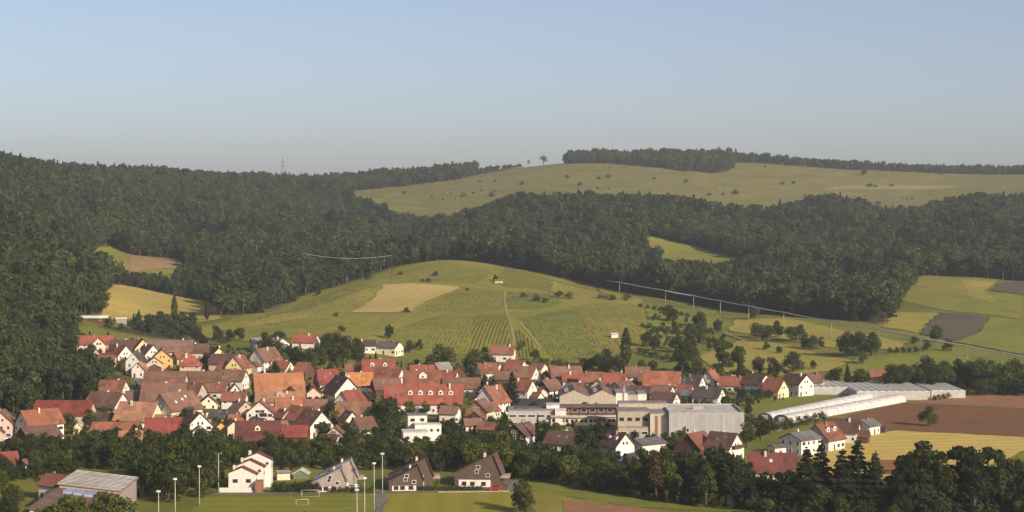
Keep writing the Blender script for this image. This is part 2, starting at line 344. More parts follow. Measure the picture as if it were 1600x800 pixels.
def inside(poly, x, y):
    x = np.asarray(x); y = np.asarray(y); r = np.zeros(x.shape, bool); k = len(poly)
    for i in range(k):
        x1, y1 = poly[i]; x2, y2 = poly[(i + 1) % k]
        c = ((y1 > y) != (y2 > y)) & (x < (x2 - x1) * (y - y1) / ((y2 - y1) if y2 != y1 else 1e-9) + x1); r ^= c
    return r
def drape(name, polys, mat, lift=.25, label=None, rag=.8):
    """a field: polygon cut along the terrain's grid lines and laid on it"""
    if not isinstance(polys[0][0], (tuple, list)): polys = [polys]
    bm = bmesh.new(); vs = {}
    def vert(q):
        k = (round(q[0], 3), round(q[1], 3))
        if k not in vs: vs[k] = bm.verts.new((q[0], q[1], 0))
        return vs[k]
    if len(polys) == 1 and rag:      # uneven field margins
        src, out = polys[0], []
        for i, q in enumerate(src):
            q2 = src[(i + 1) % len(src)]; L = math.hypot(q2[0] - q[0], q2[1] - q[1]); k = max(1, int(L / 7)); nx_, ny_ = -(q2[1] - q[1]) / max(L, .01), (q2[0] - q[0]) / max(L, .01)
            for j in range(k):
                u = j / k; w = 0 if j == 0 else random.gauss(0, rag); out.append((q[0] + (q2[0] - q[0]) * u + nx_ * w, q[1] + (q2[1] - q[1]) * u + ny_ * w))
        polys = [out]
    for po in polys: bm.faces.new([vert(q) for q in po])
    bmesh.ops.triangulate(bm, faces=bm.faces[:])
    xs = [q[0] for po in polys for q in po]; ys = [q[1] for po in polys for q in po]
    for arr, lo, hi, ax in ((GX, min(xs), max(xs), 0), (GY, min(ys), max(ys), 1)):
        for g in arr[(arr > lo) & (arr < hi)]:
            co = (g, 0, 0) if ax == 0 else (0, g, 0); no = (1, 0, 0) if ax == 0 else (0, 1, 0)
            bmesh.ops.bisect_plane(bm, geom=bm.verts[:] + bm.edges[:] + bm.faces[:], plane_co=co, plane_no=no, dist=1e-4)
    me = bpy.data.meshes.new(name); bm.to_mesh(me); bm.free()
    k = len(me.vertices); a = np.empty(k * 3); me.vertices.foreach_get('co', a); a = a.reshape(-1, 3); a[:, 2] = hz(a[:, 0], a[:, 1]) + lift
    me.vertices.foreach_set('co', a.ravel()); me.materials.append(MATS[mat]); me.update()
    if sum(p_.normal.z for p_ in me.polygons) < 0: me.flip_normals()
    return tag(link(name, me), label, kind='structure')
def pxpoly(pts): return [ground(*q) for q in pts]
def strip(name, pts, w, mat, lift=.4, label=None):
    pts = [Vector(q) for q in pts]; L = []; Rr = []
    for i, q in enumerate(pts):
        d = (pts[min(i + 1, len(pts) - 1)] - pts[max(i - 1, 0)]).normalized(); nn = Vector((-d.y, d.x)) * w / 2
        L.append(tuple(q + nn)); Rr.append(tuple(q - nn))
    return drape(name, [[L[i], L[i + 1], Rr[i + 1], Rr[i]] for i in range(len(pts) - 1)], mat, lift, label)

# ------------------------------------------------------------------ land cover
def interp(tab, px):
    a = np.array(tab, float); return np.interp(px, a[:, 0], a[:, 1])
YELLOW = pxpoly([(158, 500), (160, 462), (172, 445), (215, 450), (265, 461), (310, 470), (346, 479), (344, 499), (250, 504)])
CLEAR_L = pxpoly([(138, 408), (150, 388), (178, 386), (215, 400), (283, 405), (290, 424), (268, 443), (215, 440), (165, 424)])
CLEAR_R = pxpoly([(1008, 368), (1035, 374), (1085, 386), (1130, 398), (1174, 407), (1176, 424), (1120, 436), (1050, 431), (1012, 418), (1002, 395)])
FIELD_R = pxpoly([(1376, 516), (1395, 492), (1408, 468), (1424, 446), (1442, 430), (1500, 432), (1560, 437), (1600, 440), (1720, 446), (1720, 560), (1600, 560), (1450, 530)])
GAP_HILL = pxpoly([(70, 556), (92, 552), (112, 585), (112, 612), (96, 600)])
BARN_GAP = pxpoly([(115, 510), (120, 496), (172, 494), (205, 500), (205, 512)])
RIDGE = [(-400, 640), (-60, 690), (0, 722), (60, 772), (105, 788), (150, 802), (162, 852), (184, 880), (185, 1045), (300, 1045), (301, 1150), (380, 1262), (460, 1362), (560, 1462), (620, 1512), (690, 1548), (760, 1518), (850, 1468), (960, 1400), (1100, 1300), (1250, 1222), (1376, 1165), (1400, 1200), (1700, 1530), (2200, 1530)]
FMAX = [(-500, 3400), (535, 3400), (545, 2420), (600, 2320), (650, 2270), (700, 2240), (760, 2190), (850, 2110), (940, 2090), (1000, 2110), (1050, 2130), (1150, 2150), (1300, 2150), (1430, 2170), (1445, 2210), (1520, 2230), (2200, 2260)]
def near_d(px):
    """nearest woodland depth on a bearing (the polyline runs left to right)"""
    return interp(RIDGE, px)
def is_wood(x, y):
    px = 800 + FOC * x / np.maximum(y, 1); w = (y > near_d(px)) & (y < interp(FMAX, px)) & (y > 500)
    villa = (px > 118) & (px < 300) & (y > 960) & (y < 1050); w &= ~villa
    w |= (px > 438) & (px < 748) & (y > interp([(438, 2790), (545, 2800), (640, 2840), (700, 2900), (748, 3020)], px)) & (y < 3250)
    w |= (px >= 748) & (px < 812) & (y > interp([(748, 3020), (812, 3100)], px)) & (y < 3150)
    w |= (px > 884) & (px < 1146) & (y > interp([(884, 3130), (960, 3100), (1050, 2990), (1128, 2960), (1146, 3060)], px)) & (y < 3340)
    w |= (px > 1140) & (px < 2000) & (y > interp([(1140, 3200), (1350, 3130), (1600, 3100), (2000, 3100)], px)) & (y < 3300)
    for po in (YELLOW, CLEAR_L, CLEAR_R, FIELD_R, GAP_HILL, BARN_GAP): w &= ~inside(po, x, y)
    return w

v = np.stack([MX, MY, GZ], -1).reshape(-1, 3); nx, ny = len(GX), len(GY)
idx = np.arange(nx * ny).reshape(ny, nx)
fq = np.stack([idx[:-1, :-1], idx[:-1, 1:], idx[1:, 1:], idx[1:, :-1]], -1).reshape(-1, 4)
me = bpy.data.meshes.new('ground'); me.vertices.add(len(v)); me.vertices.foreach_set('co', v.ravel())
me.loops.add(len(fq) * 4); me.loops.foreach_set('vertex_index', fq.ravel()); me.polygons.add(len(fq))
me.polygons.foreach_set('loop_start', np.arange(len(fq)) * 4); me.polygons.foreach_set('loop_total', np.full(len(fq), 4))
me.update(calc_edges=True); me.polygons.foreach_set('use_smooth', np.ones(len(fq), bool))
at_ = me.attributes.new('wood', 'FLOAT', 'POINT'); at_.data.foreach_set('value', is_wood(v[:, 0], v[:, 1]).astype(np.float32))
me.materials.append(MATS['ground_terrain'])
tag(link('ground', me), 'grassy valley floor and hills under the village and woods', kind='structure')

# fields, meadows, tracks
drape('field', YELLOW, 'ground_straw_hill', label='ripe yellow field with two poplars, between dark woods')
drape('meadow', pxpoly([(138, 408), (150, 388), (178, 386), (206, 398), (198, 432), (165, 424)]), 'ground_meadow', label='green clearing beside bare tan soil in the wood')
drape('field', pxpoly([(206, 399), (283, 405), (288, 420), (255, 420), (200, 428)]), 'ground_soil_tan', label='bare tan soil patch in the woodland clearing')
drape('meadow', pxpoly([(200, 429), (255, 421), (288, 421), (268, 443), (215, 440)]), 'ground_meadow', label='green grass below the bare soil in the clearing')
drape('meadow', CLEAR_R, 'ground_meadow', label='bright green clearing in the wood behind the vineyard hill')
drape('meadow', pxpoly([(548, 299), (600, 292), (700, 281), (800, 265), (880, 256), (1150, 257), (1180, 254), (1350, 266), (1500, 272), (1600, 274), (1600, 300), (1445, 300), (1436, 322), (1300, 326), (1150, 321), (1000, 304), (850, 300), (700, 326), (610, 316)]), 'ground_plateau', .35, 'dry meadow on the plateau below the skyline')
drape('meadow', pxpoly([(1270, 296), (1330, 290), (1440, 290), (1500, 292), (1470, 296), (1350, 297)]), 'ground_plateau_pale', .6, 'pale mown stripe across the plateau meadow')
drape('field', pxpoly([(1410, 470), (1424, 446), (1442, 431), (1560, 438), (1540, 455), (1600, 462), (1600, 500), (1490, 488), (1440, 478)]), 'ground_meadow', label='green field on the slope below the wood edge')
drape('field', pxpoly([(1562, 442), (1600, 440), (1720, 446), (1720, 468), (1600, 462), (1548, 455)]), 'ground_soil_dark', .5, 'dark ploughed strip at the wood edge')
drape('field', pxpoly([(1470, 489), (1546, 496), (1530, 520), (1490, 534), (1440, 524)]), 'ground_soil_dark', .5, 'dark ploughed square on the green slope')
drape('field', pxpoly([(1548, 497), (1600, 501), (1720, 505), (1720, 560), (1600, 556), (1494, 536), (1532, 521)]), 'ground_green', .5, 'fresh green field beside the dark ploughed square')
HILL = [(300, 519), (380, 493), (460, 471), (520, 450), (560, 439), (620, 420), (690, 407), (760, 413), (850, 431), (960, 457), (1000, 466), (1010, 500), (1000, 540), (960, 572), (880, 572), (790, 562), (700, 552), (600, 543), (540, 530), (470, 527), (400, 535), (330, 530)]
drape('vineyard_slope', pxpoly(HILL), 'ground_vine_ground', .2, 'olive green vineyard hill rising behind the village')
drape('field', pxpoly([(548, 489), (590, 458), (600, 446), (640, 444), (718, 450), (690, 462), (655, 478), (638, 489)]), 'ground_stubble', .5, 'pale straw coloured field on the vineyard hill')
drape('meadow', pxpoly([(1090, 556), (1120, 548), (1160, 530), (1230, 540), (1330, 565), (1300, 580), (1200, 590), (1120, 582)]), 'ground_dry_meadow', .3, 'dry yellow meadow with scattered trees behind the houses')
drape('meadow', pxpoly([(1150, 500), (1230, 498), (1330, 520), (1420, 536), (1400, 548), (1300, 545), (1200, 528), (1140, 518)]), 'ground_dry_meadow', .3, 'dry meadow strip along the pole line')
drape('meadow', pxpoly([(1010, 478), (1120, 486), (1130, 510), (1080, 540), (1020, 545), (1010, 510)]), 'ground_green', .3, 'green meadow with hedges right of the vineyards')
drape('meadow', pxpoly([(1305, 585), (1340, 560), (1460, 552), (1600, 575), (1600, 590), (1400, 600)]), 'ground_green', .32, 'green field strip in front of the pole line')
drape('meadow', pxpoly([(1164, 622), (1250, 612), (1345, 622), (1300, 634), (1190, 655), (1164, 650)]), 'ground_green', .1, 'green lawn beside the plastic tunnels')
drape('field', pxpoly([(1300, 668), (1330, 650), (1410, 631), (1600, 640), (1800, 650), (1800, 695), (1600, 684), (1390, 673)]), 'ground_soil', .1, 'brown ploughed field with one lone tree')
drape('field', pxpoly([(1470, 622), (1600, 616), (1800, 620), (1800, 648), (1600, 638), (1420, 629)]), 'ground_soil_red', .12, 'pale reddish soil strip beyond the ploughed field')
drape('field', pxpoly([(1270, 716), (1310, 692), (1400, 674), (1600, 685), (1640, 690), (1590, 712), (1520, 740), (1400, 760), (1280, 745)]), 'ground_straw', .12, 'golden grain field behind the tall dark trees')
drape('field', pxpoly([(1592, 713), (1642, 691), (1800, 700), (1800, 760), (1570, 750)]), 'ground_green', .14, 'green field corner beyond the tall trees')
strip('field_track', pxpoly([(1412, 630), (1500, 634), (1600, 639), (1700, 643)]), 2.5, 'ground_track', .2, 'pale track between the soil fields')
strip('field_track', pxpoly([(1295, 690), (1345, 676), (1392, 672)]), 3, 'ground_asphalt', .2, 'narrow lane beside the row of houses')
drape('yard', pxpoly([(1168, 668), (1180, 656), (1236, 662), (1225, 674), (1175, 682)]), 'ground_gravel', .15, 'gravel yard in front of the plastic tunnels')
# the sports ground and fields at the near edge
drape('playing_field', pxpoly([(296, 800), (318, 779), (596, 773), (582, 812), (290, 812)]), 'ground_pitch', .05, 'green mown football pitch')
drape('playing_field', pxpoly([(600, 773), (806, 771), (806, 812), (588, 812)]), 'ground_pitch_dry', .05, 'yellowish dry half of the sports ground')
strip('path', pxpoly([(599, 771), (584, 815)]), 1.6, 'ground_asphalt', .1, 'narrow grey path between the two pitches')
strip('road', pxpoly([(300, 775), (420, 773), (600, 770), (800, 768)]), 3.5, 'ground_asphalt', .08, 'lane along the edge of the sports ground')
drape('road', pxpoly([(790, 752), (822, 752), (812, 770), (790, 768)]), 'ground_asphalt', .1, 'asphalt forecourt beside the red car')
drape('field', pxpoly([(822, 754), (860, 757), (920, 768), (1000, 783), (1100, 795), (1180, 800), (1180, 806), (1000, 795), (900, 780), (832, 771)]), 'ground_green', .1, 'bright green grass strip curving past the trees')
drape('field', pxpoly([(828, 771), (900, 781), (1000, 796), (1100, 806), (1000, 815), (840, 815), (826, 790)]), 'ground_olive', .08, 'olive grass wedge at the near edge')
drape('field', pxpoly([(878, 784), (960, 792), (1060, 804), (1000, 815), (890, 815)]), 'ground_soil_red', .16, 'bare reddish soil wedge at the near edge')
strip('street', pxpoly([(212, 575), (214, 600), (222, 622), (240, 632)]), 4, 'ground_asphalt', .2, 'village street between brown roofs')
strip('street', pxpoly([(330, 700), (420, 694), (520, 692), (640, 690), (790, 700)]), 4, 'ground_asphalt', .15, 'village street behind the tree belt')
strip('street', pxpoly([(700, 600), (790, 605), (900, 605), (1010, 612), (1130, 622)]), 4, 'ground_asphalt', .15, 'street through the upper village')
# parcels of different growth on the vineyard hill
for q, mt, lab in (([(1446, 436), (1500, 438), (1512, 462), (1450, 458), (1430, 452)], 'ground_olive', 'olive square at the top of the right slope'),
                   ([(1514, 462), (1503, 438), (1555, 442), (1538, 454), (1560, 476)], 'ground_dry_meadow', 'dry square below the dark strip on the right slope'),
                   ([(1380, 512), (1400, 488), (1466, 490), (1436, 522)], 'ground_dry_meadow', 'dry wedge left of the ploughed square'),
                   ([(650, 487), (690, 466), (722, 452), (786, 456), (788, 486), (740, 487)], 'ground_olive', 'olive parcel right of the straw coloured field'),
                   ([(600, 540), (640, 505), (690, 494), (740, 493), (735, 552), (700, 549)], 'ground_meadow', 'green parcel low on the hill'),
                   ([(792, 484), (792, 457), (850, 458), (880, 474), (850, 484)], 'ground_green', 'fresh green parcel beside the straight track'),
                   ([(812, 500), (850, 490), (900, 484), (930, 560), (870, 566), (845, 545)], 'ground_green', 'green parcel right of the climbing track'),
                   ([(932, 560), (902, 484), (1000, 474), (1006, 500), (1000, 540), (968, 566)], 'ground_olive', 'olive parcel left of the hedges'),
                   ([(380, 512), (470, 486), (545, 462), (590, 447), (588, 456), (540, 488), (470, 500)], 'ground_dry_meadow', 'dry grass band on the left shoulder'),
                   ([(360, 516), (420, 514), (540, 494), (560, 508), (470, 512), (400, 524)], 'ground_meadow', 'greener grass band above the left houses'),
                   ([(600, 436), (640, 420), (690, 410), (750, 416), (770, 428), (700, 436), (640, 441)], 'ground_meadow', 'green parcel on the hilltop'),
                   ([(860, 440), (940, 457), (960, 466), (900, 470), (862, 456)], 'ground_dry_meadow', 'dry parcel under the right ridge')):
    drape('vineyard_parcel', pxpoly(q), mt, .32, lab)
# vineyard tracks and terrace lines
for q, w, lab in (([(545, 490), (640, 491), (740, 489), (790, 491), (850, 487), (930, 477), (975, 469)], 2.6, 'pale farm track across the vineyard hill'),
                  ([(800, 560), (803, 530), (797, 505), (790, 480), (788, 455)], 2.2, 'straight track climbing the vineyard hill'),
                  ([(640, 446), (718, 450), (790, 454), (850, 456)], 1.8, 'thin pale track above the straw field'),
                  ([(1090, 554), (1130, 549), (1158, 546), (1166, 540), (1160, 532), (1130, 520)], 3, 'winding pale gravel track on the dry meadow'),
                  ([(545, 546), (600, 520), (660, 500), (690, 492)], 2.2, 'grassy track rising from the hill houses'),
                  ([(690, 407), (760, 413), (850, 431), (960, 457), (1060, 476), (1130, 490), (1250, 500)], 2.4, 'pale track following the hill ridge'),
                  ([(956, 517), (985, 527)], 2.5, 'short pale track beside the lone poplar'),
                  ([(835, 553), (845, 545), (812, 505)], 2.2, 'faint path between vineyard parcels')):
    strip('vineyard_track', pxpoly(q), w * .68, 'ground_track', .45, lab)

# ------------------------------------------------------------------ vine rows
def vines(poly, dirpx, spacing, mat, label, hgt=.36, wid=1.3, gaps=.012):
    """rows of vines inside a parcel, following the direction of two picture points on the slope"""
    (ax, ay), (bx, by) = ground(*dirpx[0]), ground(*dirpx[1]); d = Vector((bx - ax, by - ay)).normalized(); nn = Vector((-d.y, d.x))
    pts = [Vector(q) for q in poly]; s0 = min(q @ nn for q in pts); s1 = max(q @ nn for q in pts); t0 = min(q @ d for q in pts); t1 = max(q @ d for q in pts)
    V = []; F = []; s = s0 + spacing / 2
    while s < s1:
        tt = np.arange(t0, t1, 3.5); X = nn.x * s + d.x * tt; Y = nn.y * s + d.y * tt
        ok = inside(poly, X, Y) & (rng.random(len(tt)) > gaps); Z = hz(X, Y); prev = False
        for i in range(len(tt)):
            if not ok[i]: prev = False; continue
            h = hgt * random.uniform(.75, 1.15); w = wid * random.uniform(.7, 1.25) / 2; o = len(V)
            V += [(X[i] - nn.x * w, Y[i] - nn.y * w, Z[i]), (X[i] - nn.x * w * .8, Y[i] - nn.y * w * .8, Z[i] + h * .85), (X[i], Y[i], Z[i] + h), (X[i] + nn.x * w * .8, Y[i] + nn.y * w * .8, Z[i] + h * .85), (X[i] + nn.x * w, Y[i] + nn.y * w, Z[i])]
            if prev:
                for k in range(4): F.append((o - 5 + k, o - 4 + k, o + 1 + k, o + k))
            prev = True
        s += spacing
    return tag(link('vine_rows', mesh('vine_rows', V, F, (mat,))), label, kind='stuff')
VP = pxpoly
vines(VP([(650, 487), (690, 466), (722, 452), (786, 456), (788, 486), (740, 487)]), ((720, 487), (745, 452)), 2.03, 'leaf_vine', 'vine rows right of the straw coloured field')
vines(VP([(600, 540), (640, 505), (690, 494), (788, 493), (796, 520), (798, 558), (700, 549)]), ((690, 545), (722, 494)), 2.18, 'leaf_vine', 'vine rows on the lower middle of the hill')
vines(VP([(792, 484), (792, 457), (850, 458), (880, 474), (850, 484)]), ((800, 482), (793, 457)), 1.95, 'leaf_vine_dark', 'darker vine rows beside the straight track')
vines(VP([(812, 500), (850, 490), (930, 480), (1000, 474), (1006, 500), (1000, 540), (968, 566), (870, 566), (845, 545)]), ((880, 560), (845, 492)), 2.03, 'leaf_vine', 'vine rows on the slope left of the hedges')
vines(VP([(806, 530), (806, 512), (830, 534), (842, 552), (830, 562), (806, 560)]), ((815, 560), (808, 515)), 1.95, 'leaf_vine_dark', 'dark green vine strip beside the climbing track')
vines(VP([(770, 440), (790, 420), (850, 433), (940, 455), (960, 466), (900, 470), (850, 454), (790, 450)]), ((820, 452), (800, 422)), 2.03, 'leaf_vine', 'vine rows below the ridge right of the hilltop')
vines(VP([(600, 436), (640, 420), (690, 410), (750, 416), (770, 428), (740, 446), (640, 441)]), ((660, 440), (690, 411)), 2.18, 'leaf_vine', 'vine rows on the hilltop')
vines(VP([(400, 500), (470, 474), (560, 445), (592, 446), (580, 460), (540, 488), (470, 500), (420, 512)]), ((430, 508), (540, 450)), 2.34, 'leaf_vine', 'vine rows on the left shoulder of the hill', gaps=.15)
vines(VP([(360, 516), (420, 514), (540, 494), (640, 494), (600, 512), (560, 530), (470, 524), (400, 530)]), ((420, 524), (600, 496)), 2.50, 'leaf_vine', 'vine rows above the houses on the left foot of the hill', gaps=.25)
vines(VP([(1020, 482), (1090, 486), (1100, 505), (1060, 512), (1020, 505)]), ((1040, 508), (1035, 484)), 2.18, 'leaf_vine', 'vine rows beside the pole line', gaps=.2)

# ------------------------------------------------------------------ tree meshes
def sph(n):
    z = rng.uniform(-.75, 1, n); a = rng.uniform(0, 2 * math.pi, n); s = np.sqrt(1 - z * z)
    return np.stack([s * np.cos(a), s * np.sin(a), z], -1)
def leaf_quads(pos, nrm, size):
    """a bent leaf spray at each point"""
    k = len(pos); nrm = nrm / np.linalg.norm(nrm, axis=1, keepdims=True)
    rv = rng.normal(size=(k, 3)); a = np.cross(nrm, rv); a /= np.linalg.norm(a, axis=1, keepdims=True); b = np.cross(nrm, a)
    s = (size * rng.uniform(.6, 1.3, k))[:, None]; asp = rng.uniform(.6, 1.0, k)[:, None]
    c = [pos - a * s * .5, pos - b * s * .5 * asp + nrm * s * .12, pos + a * s * .5, pos + b * s * .5 * asp - nrm * s * .1]
    V = np.stack(c, 1).reshape(-1, 3); F = np.arange(k * 4).reshape(-1, 4); return V, F
def np_mesh(name, parts, mats):
    V = np.concatenate([q[0] for q in parts]); me = bpy.data.meshes.new(name); off = 0; F = []; mi = []
    for k, (vv, ff) in enumerate(parts): F += [tuple(int(i) + off for i in q) for q in ff]; mi += [k] * len(ff); off += len(vv)
    me.from_pydata(V.tolist(), [], F)
    for q in mats: me.materials.append(MATS[q])
    me.polygons.foreach_set('material_index', mi); me.update(); return me
def crown_broad(h, w, nq, size, seed, low=.22, nl=11, lob=(.15, .25), jit=.45):
    """uneven crown: lobes round a centre, leaf sprays on and inside each lobe; unit height h, width w"""
    r = random.Random(seed); L = [(0, 0, h * (low + (1 - low) * .52), w * .33)]
    for k in range(nl):
        a = k * 2.4 + r.uniform(-.4, .4); zz = r.uniform(low + .10, .86); prof = math.sin(math.pi * min(1, max(.12, (zz - low + .12) / (1.12 - low)))) ** .7
        rad = w * .5 * prof * r.uniform(.45, .78); rr = w * r.uniform(*lob)
        L.append((rad * math.cos(a), rad * math.sin(a), h * zz, rr))
    L.append((r.uniform(-.06, .06) * w, r.uniform(-.06, .06) * w, h * .88, w * .17))
    wt = np.array([q[3] ** 2 for q in L]); wt /= wt.sum(); ch = rng.choice(len(L), nq, p=wt); LL = np.array(L)[ch]
    dr = sph(nq); rf = np.where(rng.random(nq) < .78, rng.uniform(.82, 1.12, nq), rng.uniform(.35, .8, nq))
    pos = LL[:, :3] + dr * (LL[:, 3] * rf)[:, None] * np.array([1, 1, .86]); pos[:, 2] = np.clip(pos[:, 2], h * .08, h)
    return leaf_quads(pos, dr + rng.normal(size=(nq, 3)) * jit, size), L
def trunk_vf(h, w, L=None, r0=.03, limbs=5, seed=0):
    r = random.Random(seed); rr = h * r0
    parts = [tube_vf([(0, 0, -.6), (0, 0, h * .02), (w * .02, 0, h * .3), (-w * .02, w * .02, h * .62), (0, 0, h * .85)], [rr * 1.4, rr * 1.05, rr * .8, rr * .45, rr * .12], 7)]
    for k in range(limbs if L else 0):
        c = L[1 + k % (len(L) - 1)]; zb = h * r.uniform(.22, .45)
        parts.append(tube_vf([(0, 0, zb), (c[0] * .5, c[1] * .5, (zb + c[2]) / 2 + h * .02), (c[0] * .9, c[1] * .9, c[2])], [rr * .5, rr * .32, rr * .1], 5))
    V, F = merge(parts); return np.array(V), F
def crown_conifer(h, w, nq, size, seed):
    r = np.random.default_rng(seed); z = 1 - np.sqrt(r.random(nq)) * .93; lay = np.round(z * 15) / 15 + r.normal(size=nq) * .012
    rad = w * .5 * (1 - lay) ** .85 * (np.sqrt(r.random(nq)) * .55 + .45) * (.85 + .25 * np.sin(lay * 60 + r.random() * 6)); a = r.uniform(0, 6.28, nq)
    a = np.round(a / (6.28 / 9)) * (6.28 / 9) + r.normal(size=nq) * .22 + lay * 20
    pos = np.stack([rad * np.cos(a), rad * np.sin(a), h * (lay - .10 * rad / (w * .5 + 1e-6) * .6 + .02)], -1); pos[:, 2] = np.clip(pos[:, 2], h * .04, h * 1.0)
    nrm = np.stack([np.cos(a) * .5, np.sin(a) * .5, np.ones(nq) * .8], -1) + r.normal(size=(nq, 3)) * .4
    return leaf_quads(pos, nrm, size)
def crown_poplar(h, w, nq, size, seed):
    r = np.random.default_rng(seed); z = r.uniform(.06, 1, nq); prof = np.minimum(1, (z - .02) * 5) * (1 - np.clip((z - .5) / .52, 0, 1) ** 2.2); a = r.uniform(0, 6.28, nq)
    rad = w * .5 * prof * (.55 + .5 * np.sqrt(r.random(nq))) * (1 + .15 * np.sin(a * 3 + z * 25))
    pos = np.stack([rad * np.cos(a), rad * np.sin(a), h * z], -1); nrm = np.stack([np.cos(a), np.sin(a), np.ones(nq) * .5], -1) + r.normal(size=(nq, 3)) * .5
    return leaf_quads(pos, nrm, size)
# near kinds: (crown mesh, trunk mesh) for height 10, scaled on placing
NEAR = {}
def kind(name, mats, builder, k):
    out = []
    for i in range(k): out.append(builder(i, mats))
    NEAR[name] = out
def b_broad(w, low, nq, size, nl=11):
    def f(i, mt):
        (c, L) = crown_broad(10, w * (.9 + .08 * i), nq, size, 100 + i, low, nl); tv, tf = trunk_vf(10, w, L, seed=i)
        return np_mesh('crown', [c], [mt]), np_mesh('trunk', [(tv, tf)], ['bark'])
    return f
kind('broad', 'leaf_broad', b_broad(7.5, .05, 1700, .66, 14), 5)
kind('dark', 'leaf_dark', b_broad(6.4, .04, 1800, .66, 15), 3)
kind('darktall', 'leaf_dark', b_broad(4.8, .04, 1500, .62, 15), 2)
kind('light', 'leaf_light', b_broad(6.8, .06, 1400, .64, 13), 3)
kind('tall', 'leaf_broad', b_broad(4.8, .04, 1400, .62, 15), 3)
kind('reddish', 'leaf_reddish', b_broad(5.0, .12, 1300, .6, 12), 1)
kind('copper', 'leaf_copper', b_broad(6.5, .15, 900, .65), 1)
kind('open', 'leaf_broad', b_broad(6.5, .3, 420, .6, 9), 2)
kind('shrub', 'leaf_broad', b_broad(13, .0, 650, 1.1, 12), 4)
kind('shrub_light', 'leaf_light', b_broad(13, .0, 650, 1.1, 12), 2)
kind('conifer', 'leaf_conifer', lambda i, mt: (np_mesh('crown', [crown_conifer(10, 4.6 + .3 * i, 1700, .62, 40 + i)], [mt]), np_mesh('trunk', [trunk_vf(10, .3, seed=i, r0=.02)], ['bark'])), 3)
kind('poplar', 'leaf_broad', lambda i, mt: (np_mesh('crown', [crown_poplar(10, 2.4, 900, .55, 60 + i)], [mt]), np_mesh('trunk', [trunk_vf(10, .2, seed=i, r0=.02)], ['bark'])), 2)
TREE_SPOTS = []
def tree(x, y, h, kd, label, group=None, wf=1.0, cat='tree', name=None, z=None):
    cm, tm = random.choice(NEAR[kd]); s = h / 10.0
    nm = name or {'conifer': 'conifer_tree', 'poplar': 'poplar_tree', 'shrub': 'shrub', 'shrub_light': 'shrub'}.get(kd, 'deciduous_tree')
    o = empty(nm, (x, y, H(x, y) if z is None else z), random.uniform(0, 6.28)); o.scale = (s * wf, s * wf, s * random.uniform(.95, 1.05))
    tag(o, label, 'shrub' if 'shrub' in kd and cat == 'tree' else cat, group)
    link('crown', cm, o); link('trunk', tm, o); TREE_SPOTS.append((x, y, h)); return o
def T(px, py, h, kd, label, group=None, wf=1.0, **k):
    """a tree whose foot is seen at this picture point"""
    x, y = ground(px, py); return tree(x, y, h, kd, label, group, wf, **k)

# ------------------------------------------------------------------ woods: one mass each
SRC = bpy.data.collections.new('forest_tree_shapes')
def src(name, parts, mats):
    o = bpy.data.objects.new(name, np_mesh(name, parts, mats)); SRC.objects.link(o)
for i in range(6):
    c, L = crown_broad(10, 6.6 + .35 * i, 540, 1.02, 300 + i, .12, 9, (.17, .28), .28); src('wood_a%d' % i, [c, trunk_vf(10, 6, None, .022)], ['leaf_forest', 'bark'])
for i in range(3):
    src('wood_b%d' % i, [crown_conifer(10, 3.9, 380, 1.1, 400 + i), trunk_vf(10, .3, None, .018)], ['leaf_forest_conifer', 'bark'])
for i in range(1):
    c, L = crown_broad(10, 3.6, 170, 1.0, 500 + i, .45, 7); src('wood_c%d' % i, [c, trunk_vf(10, 4, None, .02)], ['leaf_forest', 'bark'])
ng = bpy.data.node_groups.new('scatter_trees', 'GeometryNodeTree')
ng.interface.new_socket('Geometry', in_out='INPUT', socket_type='NodeSocketGeometry'); ng.interface.new_socket('Geometry', in_out='OUTPUT', socket_type='NodeSocketGeometry')
N = ng.nodes; gi = N.new('NodeGroupInput'); go = N.new('NodeGroupOutput'); iop = N.new('GeometryNodeInstanceOnPoints'); ci = N.new('GeometryNodeCollectionInfo')
ci.inputs['Collection'].default_value = SRC; ci.inputs['Separate Children'].default_value = True; ci.inputs['Reset Children'].default_value = True
def named(nm, ty):
    a = N.new('GeometryNodeInputNamedAttribute'); a.data_type = ty; a.inputs['Name'].default_value = nm; return a.outputs[0]
lkg = ng.links.new
lkg(gi.outputs[0], iop.inputs['Points']); lkg(ci.outputs[0], iop.inputs['Instance']); iop.inputs['Pick Instance'].default_value = True
lkg(named('idx', 'INT'), iop.inputs['Instance Index']); lkg(named('scl', 'FLOAT_VECTOR'), iop.inputs['Scale'])
cx_ = N.new('ShaderNodeCombineXYZ'); lkg(named('rotz', 'FLOAT'), cx_.inputs['Z']); lkg(cx_.outputs[0], iop.inputs['Rotation']); lkg(iop.outputs[0], go.inputs[0])
